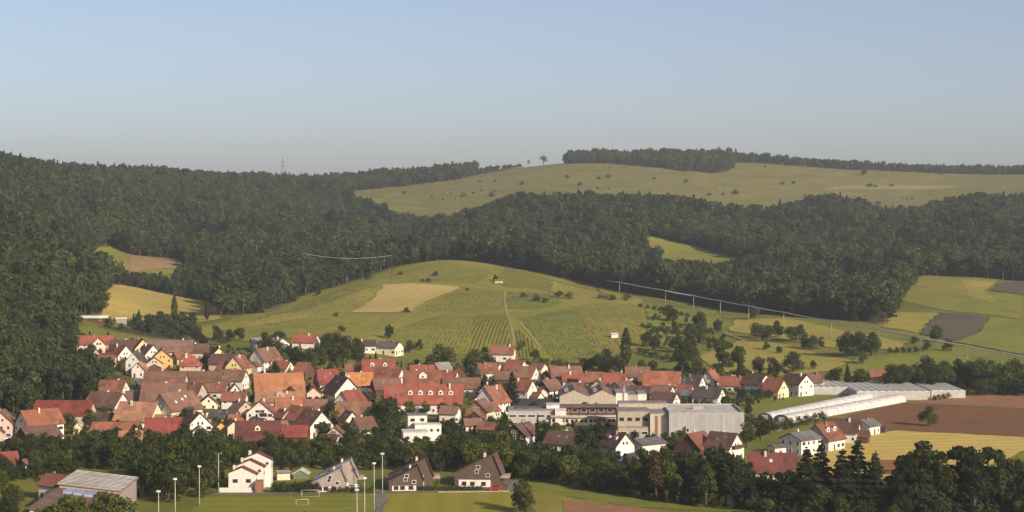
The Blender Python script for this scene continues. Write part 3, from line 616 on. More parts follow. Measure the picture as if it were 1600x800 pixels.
def wood(name, x, y, label, hmin=13, hmax=20, pc=.22):
    k = len(x); me = bpy.data.meshes.new(name); z = hz(x, y)
    me.vertices.add(k); me.vertices.foreach_set('co', np.stack([x, y, z - .2], -1).ravel().astype(np.float32))
    stand = fbm(x, y, 260, 11) + fbm(x, y, 90, 12) * .6
    con = rng.random(k) < np.clip(pc + stand * .16, .03, .8)
    idx = np.where(con, 6 + rng.integers(0, 3, k), rng.integers(0, 6, k)); idx = np.where((rng.random(k) < .06) & ~con, 9, idx)
    h = (hmin * .7 + (hmax * 1.05 - hmin * .7) * rng.beta(1.5, 1.5, k)) / 10 * np.where(con, 1.08, 1.0) * (1 + .1 * np.clip(stand, -1.5, 1.5)); qx = 800 + FOC * x / y; h = np.where((qx > 744) & (qx < 815) & (y > 2950), h * .48, h); h = np.where((qx > 150) & (qx < 350) & (y > 1040) & (y < 1182), h * .45, h); h = np.where((qx > 125) & (qx < 350) & (y > 1340) & (y < 1580), h * .5, h); h = np.where((qx > 1000) & (qx < 1190) & (y > 1480) & (y < 1640), h * .7, h); h = np.where((x / y > -.235) & (x / y < -.19) & (y > 860) & (y < 960), h * .5, h); w = h * rng.uniform(.7, 1.25, k)
    a = me.attributes.new('idx', 'INT', 'POINT'); a.data.foreach_set('value', idx.astype(np.int32))
    a = me.attributes.new('scl', 'FLOAT_VECTOR', 'POINT'); a.data.foreach_set('vector', np.stack([w, w, h], -1).ravel().astype(np.float32))
    a = me.attributes.new('rotz', 'FLOAT', 'POINT'); a.data.foreach_set('value', rng.uniform(0, 6.28, k).astype(np.float32))
    o = link(name, me); md = o.modifiers.new('trees', 'NODES'); md.node_group = ng
    return tag(o, label, 'forest', kind='stuff')
def jitter_grid(x0, x1, y0, y1, st):
    gx, gy = np.meshgrid(np.arange(x0, x1, st), np.arange(y0, y1, st)); gx = gx + rng.uniform(-.42, .42, gx.shape) * st; gy = gy + rng.uniform(-.42, .42, gy.shape) * st
    return gx.ravel(), gy.ravel()
fx, fy = jitter_grid(-1000, 1000, 700, 2500, 6.9); fpx = 800 + FOC * fx / fy
keep = is_wood(fx, fy) & (fpx > -130) & (fpx < 1730); fx, fy, fpx = fx[keep], fy[keep], fpx[keep]
lft = (fpx < 330) & (fy < 1250)
wood('wood', fx[lft], fy[lft], 'dense mixed wood on the near slope left of the village', 10, 17, .12)
mid_ = ~lft & (fpx < 640); wood('wood', fx[mid_], fy[mid_], 'dark mixed forest covering the hills left of the vineyard hill', 15, 23, .25)
rt_ = ~lft & (fpx >= 640); wood('wood', fx[rt_], fy[rt_], 'dark mixed forest behind and right of the vineyard hill', 15, 23, .28)
fx, fy = jitter_grid(-1200, 1200, 2500, 3400, 9.5); fpx = 800 + FOC * fx / fy
keep = is_wood(fx, fy) & (fpx > -100) & (fpx < 1720); fx, fy, fpx = fx[keep], fy[keep], fpx[keep]
k1 = fpx < 435; wood('wood', fx[k1], fy[k1], 'far wood along the skyline left of the pylon', 13, 19)
k2 = (fpx >= 435) & (fpx < 815); wood('wood', fx[k2], fy[k2], 'far skyline wood between pylon and plateau meadow', 14, 20)
k3 = (fpx >= 815) & (fpx < 1150) & (fy > 2800); wood('wood', fx[k3], fy[k3], 'dense skyline wood crowning the plateau meadow', 15, 21, .1)
k4 = (fpx >= 1150) & (fy > 2950); wood('wood', fx[k4], fy[k4], 'long thin skyline wood along the plateau edge', 11, 16)
k5 = (fpx >= 815) & ~k3 & ~k4; wood('wood', fx[k5], fy[k5], 'wood at the far right lower edge of the plateau meadow', 14, 20)

# ------------------------------------------------------------------ houses
def win_mesh(w, h, frame, shut=None):
    """window: frame standing 5 cm proud, pane set back, all one connected shell; faces -Y"""
    f = .12; ex = .0
    v = [(-w / 2, 0, 0), (w / 2, 0, 0), (w / 2, 0, h), (-w / 2, 0, h), (-w / 2, -.07, 0), (w / 2, -.07, 0), (w / 2, -.07, h), (-w / 2, -.07, h),
         (-w / 2 + f, -.07, f), (w / 2 - f, -.07, f), (w / 2 - f, -.07, h - f), (-w / 2 + f, -.07, h - f), (-w / 2 + f, -.01, f), (w / 2 - f, -.01, f), (w / 2 - f, -.01, h - f), (-w / 2 + f, -.01, h - f)]
    F = []; mi = []
    for a in range(4): F.append((a, (a + 1) % 4, 4 + (a + 1) % 4, 4 + a)); mi.append(0)
    for a in range(4): F.append((4 + a, 4 + (a + 1) % 4, 8 + (a + 1) % 4, 8 + a)); mi.append(0)
    for a in range(4): F.append((8 + a, 8 + (a + 1) % 4, 12 + (a + 1) % 4, 12 + a)); mi.append(0)
    F.append((12, 13, 14, 15)); mi.append(1)
    me = mesh('window', v, F, (frame, 'glass_dark'), mi); return me
WINS = {}
def window(parent, pos, rz, w=1.1, h=1.35, frame='frame_white'):
    k = (w, h, frame)
    if k not in WINS: WINS[k] = win_mesh(*k)
    o = link('window', WINS[k], parent); o.location = pos; o.rotation_euler = (0, 0, rz); return o
def shutter(parent, pos, rz, h=1.35):
    k = ('shutter', h)
    if k not in WINS: WINS[k] = mesh('shutter', *box_vf(-.24, .24, -.06, 0.0, 0, h), ('shutter_brown',))
    o = link('shutter', WINS[k], parent); o.location = pos; o.rotation_euler = (0, 0, rz); return o
FOOT = []   # footprints, to keep trees off them
def corners(x, y, L, W, ar):
    return [(x + u * L / 2 * math.cos(ar) - v_ * W / 2 * math.sin(ar), y + u * L / 2 * math.sin(ar) + v_ * W / 2 * math.cos(ar)) for u in (-1, 0, 1) for v_ in (-1, 0, 1)]
def hits(px_, py_, f, m=0.0):
    dx, dy = px_ - f[0], py_ - f[1]; u = dx * math.cos(f[5]) + dy * math.sin(f[5]); v_ = -dx * math.sin(f[5]) + dy * math.cos(f[5]); return abs(u) < f[3] / 2 + m and abs(v_) < f[4] / 2 + m
def free_spot(x, y, L, W, ar, skip=-1, m=.3):
    me_ = (x, y, 0, L, W, ar, ''); cs = corners(x, y, L, W, ar)
    for i, f in enumerate(FOOT):
        if i == skip or math.hypot(x - f[0], y - f[1]) > 40: continue
        if any(hits(a, b_, f, m) for a, b_ in cs) or any(hits(a, b_, me_, m) for a, b_ in corners(f[0], f[1], f[3], f[4], f[5])): return False
    return True
def faces_cam(root_xy, a, nx, ny):
    wx = nx * math.cos(a) - ny * math.sin(a); wy = nx * math.sin(a) + ny * math.cos(a)
    dx, dy = -root_xy[0], -root_xy[1]; l = math.hypot(dx, dy); return (wx * dx + wy * dy) / l
def storeys(eave): return max(1, int((eave + .3) // 2.55))
def house(rx, ry, L, W, eave, rise, a, roof, wall, label, gable=None, hip=0.0, dorm=0, chim=1, shut=False, frame='frame_white', bal=False, over=.7, winden=1.0,
          name='house', cat='house', sky=0, xdorm=0, bigwin=False, barge=None, cross=None, asym=0.0, doors=True, roofmat=None, solar=False):
    """gabled house; (rx, ry) is where the middle of its ridge is seen; ridge along local X"""
    x, y = at_height(rx, ry, eave + rise); ar = R(a)
    z0 = H(x, y); root = empty(name, (x, y, z0), ar); tag(root, label, cat, 'houses of the village' if cat == 'house' else None)
    FOOT.append((x, y, math.hypot(L, W) / 2, L, W, ar, label))
    l2, w2 = L / 2, W / 2; yr = asym * w2; zr = eave + rise; wm = 'wall_' + wall; gm = 'wall_' + (gable or wall)
    base = -2.2
    if hip:
        v, f = box_vf(-l2, l2, -w2, w2, base, eave); link('wall', mesh('wall', v, f, (wm,)), root)
        hl = max(.3, l2 - W / 2 * hip); o = over; e0 = eave - o * rise / w2 * .6
        v = [(-l2 - o, -w2 - o, e0), (l2 + o, -w2 - o, e0), (l2 + o, w2 + o, e0), (-l2 - o, w2 + o, e0), (-hl, 0, zr), (hl, 0, zr)]
        f = [(0, 1, 5, 4), (1, 2, 5), (2, 3, 4, 5), (3, 0, 4), (0, 3, 2, 1)]
        rf = link('roof', mesh('roof', v, f, ('roof_' + roof,)), root)
    else:
        v, f = prism([(-w2, base), (w2, base), (w2, eave), (yr, zr), (-w2, eave)], -l2, l2)
        mi = [1, 1] + [0] * 5; link('wall', mesh('wall', v, f, (wm, gm), mi), root)
        th = .22; s1 = rise / (w2 + yr); s2 = rise / (w2 - yr); o = over
        pr = [(-w2 - o, eave - o * s1), (yr, zr + .02), (w2 + o, eave - o * s2), (w2 + o, eave - o * s2 + th), (yr, zr + th + .05), (-w2 - o, eave - o * s1 + th)]
        v, f = prism([(q[0], q[1] + .04) for q in pr], -l2 - o * .8, l2 + o * .8)
        mats = ['roof_' + roof, 'wall_' + barge if barge else 'frame_brown']; mi = [1, 1, 1, 1, 1, 0, 0, 1]
        rf = link('roof', mesh('roof', v, f, mats, mi), root)
    r = random.Random(int(rx * 31 + ry * 17))
    if not sky and not hip and cat == 'house' and r.random() < .4: sky = r.choice((1, 2))
    if chim:
        for k in range(chim):
            cx = r.uniform(-.32, .32) * L if chim == 1 else (-.3 + .6 * k / (chim - 1)) * L; cyy = yr + r.choice((-1, 1)) * .1 * W
            zt = zr + r.uniform(.6, 1.0); zb = zr - abs(cyy - yr) * rise / w2 - .6
            c = r.uniform(.3, .42); box('chimney', cx - c, cx + c, cyy - c, cyy + c, zb, zt, r.choice(('chimney_pale', 'chimney_pale', 'chimney_brick')), rf)
    if cat == 'house' and not hip and r.random() < .45 and L > 7.5:
        sd = r.choice((-1, 1)); el = r.uniform(2.6, 4.2); ew = W * r.uniform(.5, .75) / 2; ee = min(eave * .6, 2.9); er = min(rise * .5, ew * .8); oy = r.uniform(-.2, .2) * W
        cx, cy = sd * (l2 + el / 2), oy; wx, wy = x + cx * math.cos(ar) - cy * math.sin(ar), y + cx * math.sin(ar) + cy * math.cos(ar)
        if free_spot(wx, wy, el, ew * 2, ar, len(FOOT) - 1):
            x0_, x1_ = (l2 + .01, l2 + el) if sd > 0 else (-l2 - el, -l2 - .01)
            ex = link('extension', mesh('extension', *prism([(oy - ew, base), (oy + ew, base), (oy + ew, ee), (oy, ee + er), (oy - ew, ee)], x0_, x1_), (r.choice((wm, wm, 'wall_wood', 'wall_beige')),)), root)
            k_ = er / ew; pr = [(-ew - .4, ee - .4 * k_), (0, ee + er), (ew + .4, ee - .4 * k_), (ew + .4, ee - .4 * k_ + .2), (0, ee + er + .24), (-ew - .4, ee - .4 * k_ + .2)]
            link('extension_roof', mesh('extension_roof', *prism([(q[0] + oy, q[1] + .03) for q in pr], x0_ - (.4 if sd < 0 else -.02), x1_ + (.4 if sd > 0 else -.02)), ('roof_' + r.choice((roof, roof, 'brown', 'redbrown')),)), ex)
            FOOT.append((wx, wy, el, el, ew * 2, ar, ''))
    # windows on the walls that look towards the valley mouth
    wood_wall = wall in ('wood', 'darkwood', 'greywood', 'greenwood'); ns = storeys(eave)
    for nx, ny, span, dist, rz in ((0, -1, L, w2, 0.0), (0, 1, L, w2, math.pi), (1, 0, W, l2, math.pi / 2), (-1, 0, W, l2, -math.pi / 2)):
        if faces_cam((x, y), ar, nx, ny) < .04: continue
        gab = nx != 0 and not hip; nw = max(1, int(span / 2.6 * winden)); first = True
        if wood_wall: nw = min(nw, 2)
        for s in range(ns):
            zz = .85 + s * 2.65
            if zz + 1.4 > eave - .05: break
            for k in range(nw):
                if r.random() < (.45 if wood_wall else .14): continue
                u = (k + .5) / nw * span - span / 2 + r.uniform(-.15, .15); w, h = (1.1, 1.35) if r.random() < .8 else (1.9, 1.35)
                if bigwin and gab and s == ns - 1 and k == nw // 2: w, h = 3.2, 1.7
                px_ = (nx * dist + (-ny) * u, ny * dist + nx * u)
                if first and s == 0 and doors:
                    dr = box('door', -.5, .5, -.06, .0, -.75, 1.25, 'door_brown', root); dr.location = (*px_, zz); dr.rotation_euler = (0, 0, rz); first = False; continue
                window(root, (*px_, zz), rz, w, h, frame)
                if shut:
                    for sg in (-1, 1):
                        du = u + sg * (w / 2 + .27); shutter(root, (nx * dist - ny * du, ny * dist + nx * du, zz), rz, h)
        if gab and rise > 2.6 and not wood_wall:
            zz = eave + .35 if not bigwin else eave + .1
            for u in ((-.75, .75) if W > 7.5 else (0,)):
                u = u + yr * .5; window(root, (nx * dist - ny * u, ny * dist + nx * u, zz), rz, 2.2 if bigwin else .95, 1.25, frame)
            if rise > 4.2: window(root, (nx * dist - ny * yr * .8, ny * dist + nx * yr * .8, eave + rise * .62), rz, .6, .7, frame)
        if bal and gab:
            zz = 2.6 if ns > 1 else eave - .1; b_ = box('balcony', -span * .33, span * .33, -1.2, -.002, zz - .15, zz + .85, 'wall_wood' if not bal == 'w' else 'wall_white', root)
            b_.location = (nx * dist, ny * dist, 0); b_.rotation_euler = (0, 0, rz)
        if ny != 0 and not hip and (dorm or xdorm):
            nd = dorm or xdorm
            for k in range(nd):
                u = ((k + .5) / nd - .5) * L * .8; yy = ny * w2 * .5; zz = eave + rise * .5 - .15; hw = .95 if dorm else 1.7; hh = 1.15 if dorm else 1.5
                pv, pf = prism([(-hw, -.6), (hw, -.6), (hw, hh), (0, hh + hw * .75), (-hw, hh)], 0, w2 * .42)
                d_ = link('dormer', mesh('dormer', [(q[1], q[0], q[2]) for q in pv], [tuple(reversed(q)) for q in pf], (wm if not wood_wall else 'wall_cream', 'roof_' + roof), [0, 0, 0, 0, 1, 1, 0]), rf)
                d_.location = (u, yy * 1.18, zz); d_.rotation_euler = (0, 0, rz)
                dw = link('dormer_window', WINS.setdefault(('dw',), win_mesh(1.1, 1.0, 'frame_white')), rf); dw.location = (u, yy * 1.18 + ny * .004, zz + .1); dw.rotation_euler = (0, 0, rz)
        if ny != 0 and not hip and sky:
            for k in range(sky):
                u = ((k + .5) / sky - .5) * L * .6 + r.uniform(-.5, .5); t_ = r.uniform(.3, .6); sl = math.atan2(rise, w2)
                q = box('skylight', -.45, .45, -.6, .6, 0, .1, 'skylight' if rx in (275, 1208) else 'roof_window', rf); q.location = (u, ny * w2 * t_, zr - rise * t_ + .27); q.rotation_euler = (sl * (1 if ny < 0 else -1), 0, 0)
        if ny != 0 and solar and ny < 0:
            sl = math.atan2(rise, w2); q = box('solar_panel', -L * .38, L * .38, -w2 * .38, w2 * .38, 0, .1, 'solar', rf); q.location = (0, ny * w2 * .5, zr - rise * .5 + .29); q.rotation_euler = (sl, 0, 0)
    if cross:   # cross gable towards the viewer: (offset along ridge, width, projection)
        co_, cw, pj = cross; s_ = -1 if faces_cam((x, y), ar, 0, -1) > 0 else 1; cr = min(rise * .95, cw * .5); y1 = w2 + pj
        pv, pf = prism([(-cw / 2, base), (cw / 2, base), (cw / 2, eave), (0, eave + cr), (-cw / 2, eave)], .3, y1)
        rot = lambda q: (co_ - q[1] * s_, q[0] * s_, q[2])
        link('cross_gable', mesh('cross_gable', [rot(q) for q in pv], pf, (gm,)), root)
        k_ = cr / (cw / 2); pr = [(-cw / 2 - .5, eave - .5 * k_), (0, eave + cr), (cw / 2 + .5, eave - .5 * k_), (cw / 2 + .5, eave - .5 * k_ + .22), (0, eave + cr + .26), (-cw / 2 - .5, eave - .5 * k_ + .22)]
        pv, pf = prism([(q[0], q[1] + .04) for q in pr], .2, y1 + .5)
        link('cross_roof', mesh('cross_roof', [rot(q) for q in pv], pf, ('roof_' + roof,)), root)
        window(root, (co_ - .7 * s_, s_ * y1, eave - .6), 0 if s_ < 0 else math.pi); window(root, (co_ + .7 * s_, s_ * y1, eave - .6), 0 if s_ < 0 else math.pi)
    return root

h = house
h(148, 525, 18, 9, 5, 3.6, 4, 'red', 'cream', "red-roofed house with a cream cross gable at the wood's edge", cross=(2.5, 6, 1.2))
h(193, 532, 12, 9, 4.5, 4, 10, 'purple', 'white', 'dark purplish-brown roofed house next to the copper-leaved tree')
h(220, 530, 9, 8, 5.5, 4.5, 112, 'brown', 'yellow', 'small yellow gabled house poking up behind white gables')
h(266, 532, 22, 10, 4, 5, 0, 'greybrown', 'cream', 'long grey-brown barn roof behind the orange gabled house', cat='barn', name='barn')
h(232, 539, 11, 8, 5.5, 4.2, 122, 'brown', 'white', 'white gabled house just left of the long grey-brown barn')
h(252, 546, 11, 10, 5, 4.2, 102, 'brown', 'orange', 'bright orange gabled house below the long barn roof')
h(239, 558, 8, 8, 4.5, 3, 108, 'brown', 'beige', 'plain beige gabled house in front of the orange gable')
h(212, 549, 9, 7.5, 6, 4.5, 84, 'dark', 'white', 'narrow white gabled house by the dark village street')
h(185, 540, 11, 9, 5, 4.6, 136, 'redbrown', 'white', 'house with long white gable beside the purplish-brown roof')
h(194, 560, 6, 5, 3, 2, 122, 'redbrown', 'yellow', 'tiny yellow house in trees at the upper left of the village', chim=0)
h(258, 581, 18, 12, 4, 5, 0, 'brown', 'beige', 'wide brown barn roof, the rear one of two stacked barns', cat='barn', name='barn', chim=0)
h(256, 600, 18, 12, 5.5, 6, 2, 'brown', 'beige', 'wide brown barn roof right behind the pale cream gabled house', cat='barn', name='barn')
h(176, 595, 11, 9, 5, 4, 168, 'redbrown', 'white', 'house with reddish roof at the foot of the left wood')
h(166, 614, 16, 9.5, 5.5, 5, 150, 'brown', 'white', 'large farmhouse with white gable of four windows under brown roof', shut=True)
h(208, 612, 6, 7, 4.5, 3, 165, 'brown', 'white', 'small white annexe with brown roof right of the farmhouse', chim=0)
h(216, 629, 15, 13, 3.4, 6.2, 165, 'tan', 'cream', 'big pale tan roof with cream wall below, left of cream gable')
h(275, 614, 16, 12, 6.5, 6, 52, 'brown', 'palecream', 'tall pale cream gabled house with three rows of windows', shut=True, sky=3)
h(100, 627, 22, 10, 4, 4.6, 175, 'crimson', 'beige', 'long crimson roof on a low barn by the left wood', cat='barn', name='barn', chim=0)
h(60, 641, 14, 10.5, 6.2, 4.5, 40, 'redorange', 'white', 'white house with orange-red roof in front of the crimson barn')
h(2, 642, 10, 8.5, 6, 4, 96, 'brown', 'pink', 'pinkish gabled house cut by the left picture edge')
h(58, 667, 14, 9, 2.5, 3.6, 50, 'dkbrown', 'wood', 'low brown-roofed barn with dark timber gable near the left edge', cat='barn', name='barn', chim=0)
h(120, 661, 3.2, 2.8, 2.6, 1.7, 95, 'white', 'paleyellow', 'tiny yellow-white garden hut among left trees', cat='hut', name='garden_hut', chim=0, over=.2)
h(3, 708, 8, 8, 3, 3, 25, 'red', 'white', 'red roof at the very left edge above the tree belt')
h(88, 743, 8, 7, 4.5, 2.5, 150, 'redbrown', 'white', 'small white house behind the sports hall roof')
h(180, 661, 17, 7, 2.5, 2.6, 174, 'redorange', 'brickbrown', 'long low orange-brown shed roof left of the crimson steep roof', cat='shed', name='shed', chim=0)
h(254, 654, 12, 8.5, 3.6, 6.3, 8, 'crimson', 'wood', 'steep crimson roof over dark timber barn beside trees', cat='barn', name='barn', chim=0)
h(271, 681, 9, 6, 2, 2.4, 10, 'redbrown', 'brickbrown', 'low reddish lean-to roof below the steep crimson barn', cat='shed', name='shed', chim=0)
h(306, 644, 12, 9.2, 5, 4.6, 112, 'brown', 'white', 'white gabled house with small arched door window near orange annexe')
h(349, 641, 10, 8, 3, 2.5, 172, 'dark', 'beige', 'flat dark roof right of the white gable with orange annexe', chim=0)
h(341, 660, 5, 5, 3.4, 2, 118, 'redbrown', 'orange', 'small orange annexe beside a white gabled house', chim=0)
h(322, 669, 8, 5, 2.2, 1.3, 0, 'pink', 'beige', 'low pinkish roof in front of the white gable with orange annexe', cat='shed', name='shed', chim=0)
h(333, 682, 7, 5, 1.8, 2, 22, 'tan', 'beige', 'small tan roofed shed at the upper rim of the tree belt', cat='shed', name='shed', chim=0)
h(365, 658, 7, 5, 4.5, 2, 100, 'tan', 'cream', 'narrow cream house left of the brown timber farmhouse')
h(402, 659, 15, 10, 3, 5.6, 5, 'darkred', 'wood', 'brown timber farmhouse with wide dark red-brown roof and white dormer', dorm=1)
h(440, 659, 4, 4, 6.6, .9, 0, 'tan', 'cream', 'square cream tower block beside the timber farmhouse', cat='tower', name='tower_block', chim=0, over=.3)
h(460, 666, 9, 8, 3, 3.2, 0, 'crimson', 'wood', 'bright red roofed timber barn beside the square cream tower', cat='barn', name='barn', chim=0)
h(489, 642, 13, 9.6, 4.5, 5, 124, 'redbrown', 'white', 'white gabled house with balcony right of the red timber barn', bal=True)
h(471, 636, 11, 8, 4.5, 4.5, 140, 'redbrown', 'white', 'house with slanting white gable just behind the balcony gable')
h(443, 641, 6, 5, 5, 2.4, 128, 'redbrown', 'white', 'small white house behind the square cream tower')
h(374, 649, 8, 5, 2.2, 1.8, 0, 'redorange', 'beige', 'low bright orange-red roof left of the big white gable', cat='shed', name='shed', chim=0)
h(377, 627, 8, 7, 4, 3, 122, 'tan', 'beige', 'beige house with small gable left of the big white gable')
h(374, 682, 6, 5, 2, 1.8, 94, 'dkbrown', 'wood', 'dark garden shed with gable above the tree belt', cat='shed', name='garden_shed', chim=0)
h(515, 680, 6, 6, 2.6, 2.5, 160, 'dkbrown', 'white', 'small dark-roofed house half hidden in the tree belt')
h(441, 737, 4, 3.4, 2.1, .5, 14, 'grey', 'cream', 'cream garden shed right of the stepped white terrace', cat='shed', name='garden_shed', chim=0, over=.25)
h(470, 734, 4.6, 4.4, 1.6, 1.2, 88, 'palegreen', 'greenwood', 'green garden shed with pale rimmed gable', cat='shed', name='garden_shed', chim=0, over=.35, barge='white')
h(312, 538, 8, 8, 4, 3.6, 8, 'dkbrown', 'beige', 'dark-roofed house right of the long grey-brown barn')
h(340, 543, 10, 8, 5, 4, 106, 'dkbrown', 'yellow', 'upper of two yellow gables at the back of the village')
h(349, 554, 12, 9, 4, 4, 170, 'purple', 'beige', 'house with dark plum roof between the two yellow gables')
h(372, 556, 11, 8.5, 5.5, 5, 76, 'redbrown', 'yellow', 'lower of two yellow gables, with red-brown roof')
h(356, 566, 9, 7, 4, 3.4, 150, 'redbrown', 'wood', 'red-brown roof with dark gable in front of the lower yellow gable')
h(414, 544, 13, 10, 5.5, 5.5, 56, 'brown', 'white', 'large white gabled house standing apart before the dark trees')
h(297, 555, 9.5, 9, 5, 4.6, 5, 'red', 'beige', 'house with red hipped roof left of the plum roof', hip=.8)
h(312, 581, 20, 9, 3.5, 4, 0, 'brown', 'white', 'long brown roof running toward the big orange barn')
h(364, 579, 12, 8, 4, 4, 164, 'brown', 'white', 'brown roof with small white gable left of the orange barn')
h(434, 584, 21, 14, 5, 7, 14, 'orange', 'greywood', 'huge orange roofed barn with grey boarded gable', cat='barn', name='barn', chim=0)
h(475, 567, 7, 8, 4, 4, 150, 'redbrown', 'wood', 'small red-brown roof behind the huge orange barn', chim=0)
h(510, 578, 9, 8, 5, 5.5, 24, 'crimson', 'pink', 'pink house with steep crimson roof right of the orange barn')
h(489, 605, 7, 6, 4.5, 2.5, 100, 'redbrown', 'pink', 'low pink house between orange barn and brown-trimmed white gable', chim=0)
h(534, 589, 13, 12, 5, 6.4, 118, 'dkbrown', 'white', 'broad white gable with bold brown barge boards and window row', over=1.0, bigwin=True)
h(333, 600, 12, 7, 3.5, 3, 170, 'redbrown', 'white', 'long low red-brown roof left of the tiny bright white gable')
h(366, 600, 6.5, 5.5, 3.5, 3.4, 102, 'redbrown', 'white', 'tiny bright white gable left of the huge orange barn', chim=0)
h(366, 613, 9.5, 7, 5, 3, 174, 'redbrown', 'white', 'white house with loggia below the tiny bright white gable', bal='w')
h(438, 613, 20, 8, 4, 3.5, 0, 'tan', 'beige', 'long tan roof directly in front of the huge orange barn', xdorm=1)
h(407, 626, 11, 10.5, 5, 4.5, 93, 'redbrown', 'white', 'large white gable facing front with a wide dark upper window', bigwin=True)
h(450, 622, 10, 9, 4.5, 4, 10, 'redorange', 'beige', 'bright red-orange roof right of the large white front gable')
h(489, 625, 11, 8, 3.5, 3.5, 0, 'brown', 'wood', 'brown barn roof right of the bright red-orange roof', cat='barn', name='barn', chim=0)
h(547, 611, 12, 9, 5.5, 5, 60, 'red', 'white', 'white house with bright red roof before the brown barge boards')
h(553, 629, 13, 10, 4, 5, 170, 'tan', 'wood', 'wide tan-orange roof left of the big garden trees', cat='barn', name='barn', chim=0)
h(545, 643, 7, 6, 4, 3.4, 115, 'brown', 'cream', 'small cream gable tucked under the tan-orange roof', chim=0)
h(299, 599, 10, 8, 4.5, 4, 160, 'brown', 'beige', 'brown roofed house behind the pale cream gable, right side')
h(325, 618, 8, 7, 5.5, 3, 100, 'brown', 'cream', 'cream house front with balconies right of the pale cream gable', bal=True)
h(405, 529, 8, 7, 3.5, 2, 20, 'grey', 'white', 'small white house at the hill foot, left of a pair', chim=0)
h(434, 529, 9, 8, 4, 2.5, 128, 'grey', 'white', 'white house at the hill foot, right of a pair')
h(478, 523, 12, 9, 3, 3.5, 165, 'red', 'white', 'red-roofed house with white gable alone at the hill foot')
h(528, 525, 12, 9, 3, 3, 160, 'dkbrown', 'cream', 'dark-roofed hillside house right of the lone red roof')
h(572, 532, 9, 8, 3.5, 2.5, 10, 'dark', 'white', 'dark-roofed hillside house left of the solar roof')
h(609, 534, 11, 9, 4, 2.6, 155, 'slate', 'cream', 'cream hillside house with solar panels on its slate roof', solar=True)
h(786, 540, 12, 9, 4, 4, 170, 'redbrown', 'white', 'red-brown roofed house below the straight vineyard track')
h(592, 562, 15, 11, 5, 5.5, 0, 'red', 'white', 'big red hipped roof with two small white dormers', dorm=2)
h(562, 583, 11, 9, 5, 5, 4, 'brightorange', 'white', 'vivid orange roof below the big red dormered roof')
h(608, 576, 13, 9, 4.5, 5, 152, 'redbrown', 'white', 'red-brown roof sloping right below the two-dormer red roof')
h(603, 592, 12, 8, 4.5, 4, 20, 'brown', 'wood', 'brown roof right of the vivid orange roof', chim=0)
h(661, 580, 17, 11, 5, 5.6, 0, 'redbrown', 'white', 'wide red-brown roof with one white gabled dormer', xdorm=1)
h(660, 571, 11, 8, 4, 3, 0, 'red', 'beige', 'red roof peeping over the wide red-brown dormer roof')
h(690, 567, 8, 7, 4.5, 3.4, 42, 'grey', 'beige', 'grey-roofed house beside the round dark tree', chim=0)
h(701, 580, 8, 7, 5, 3.4, 160, 'red', 'white', 'small bright red roof left of the dark-and-orange gable roof')
h(717, 569, 12, 9, 5, 6, 96, 'brightorange', 'wood', 'steep roof with vivid orange slope beside dark trees', chim=0)
h(673, 602, 26, 12, 4.6, 6.8, 0, 'red', 'white', 'large bright red roof with five round-topped dormers', dorm=5, chim=2, name='farmhouse')
h(617, 604, 8, 9, 4.4, 5, 0, 'red', 'white', 'lower red wing left of the five-dormer roof', chim=0)
h(590, 607, 7, 6, 3.4, 1, 0, 'redbrown', 'wood', 'small flat brick-red roof left of the red wing', cat='shed', name='shed', chim=0)
h(769, 604, 12, 10, 5.5, 6, 60, 'redbrown', 'white', 'white gabled house with dark balcony right of five-dormer roof', bal=True)
h(750, 625, 10, 9, 4.5, 4, 72, 'brown', 'cream', 'chalet with brown timber gable over cream ground floor', gable='brickbrown')
h(738, 655, 6, 5, 2.6, 2, 12, 'brown', 'cream', 'small cream outbuilding below the timber chalet', chim=0, cat='shed', name='outbuilding')
h(765, 661, 8, 7, 2.5, 2, 170, 'redbrown', 'wood', 'low red-brown shed below the white gabled balcony house', chim=0, cat='shed', name='shed')
h(760, 568, 9, 9, 4, 4, 22, 'redbrown', 'white', 'red-brown roof right of the dark round trees')
h(786, 581, 7, 8, 4, 3, 0, 'brown', 'wood', 'brown barn with a black open bay', chim=0, cat='barn', name='barn')
h(806, 563, 9, 8, 4, 4, 150, 'red', 'cream', 'small red gabled house at the foot of the vineyard')
h(721, 591, 16, 9, 4, 4, 0, 'brown', 'beige', 'long brown roof behind the right end of five-dormer roof', chim=0)
h(566, 653, 8, 7, 2.5, 3.6, 42, 'brown', 'cream', 'small brown-roofed cream house beside the big garden trees')
h(820, 573, 12, 9, 4.5, 4.5, 150, 'tan', 'white', 'house with pale reddish tan roof below the vineyard foot')
h(818, 594, 9, 7.5, 6, 4, 146, 'redbrown', 'white', 'tall white house with balcony right of the dark conifer', bal=True)
h(858, 594, 10, 8, 4, 4, 52, 'brown', 'white', 'house with dark timber gable and white side wall', gable='darkwood')
h(884, 573, 14, 9, 5, 4.5, 8, 'brown', 'white', 'long brown roof at the upper edge right of the vineyard foot')
h(894, 584, 9, 7, 4, 3, 4, 'red', 'white', 'small red roof in front of the long brown upper roof')
h(925, 582, 10, 8, 4.5, 4, 170, 'redbrown', 'beige', 'red-brown roof between two bright red roofs')
h(960, 584, 11, 8, 4, 4, 165, 'red', 'cream', 'bright red roof with cream gable behind the twin sheds')
h(996, 574, 11, 9, 5, 4, 4, 'brown', 'white', 'dark brown roof left of the large orange-red roof')
h(973, 597, 11, 9, 4, 3, 50, 'brown', 'white', 'low gabled house with grey gable behind the twin sheds', gable='grey')
h(815, 662, 10, 9, 5, 3.5, 60, 'dkbrown', 'white', 'dark timber house with white upper storey and orange box', gable='darkwood')
h(884, 675, 12, 10, 3.4, 3.6, 155, 'dkbrown', 'white', 'wide dark brown roof below the curved terrace building')
h(964, 677, 9, 8, 4.5, 4, 126, 'dkbrown', 'white', 'white house with brown roof and two white dormers', dorm=2)
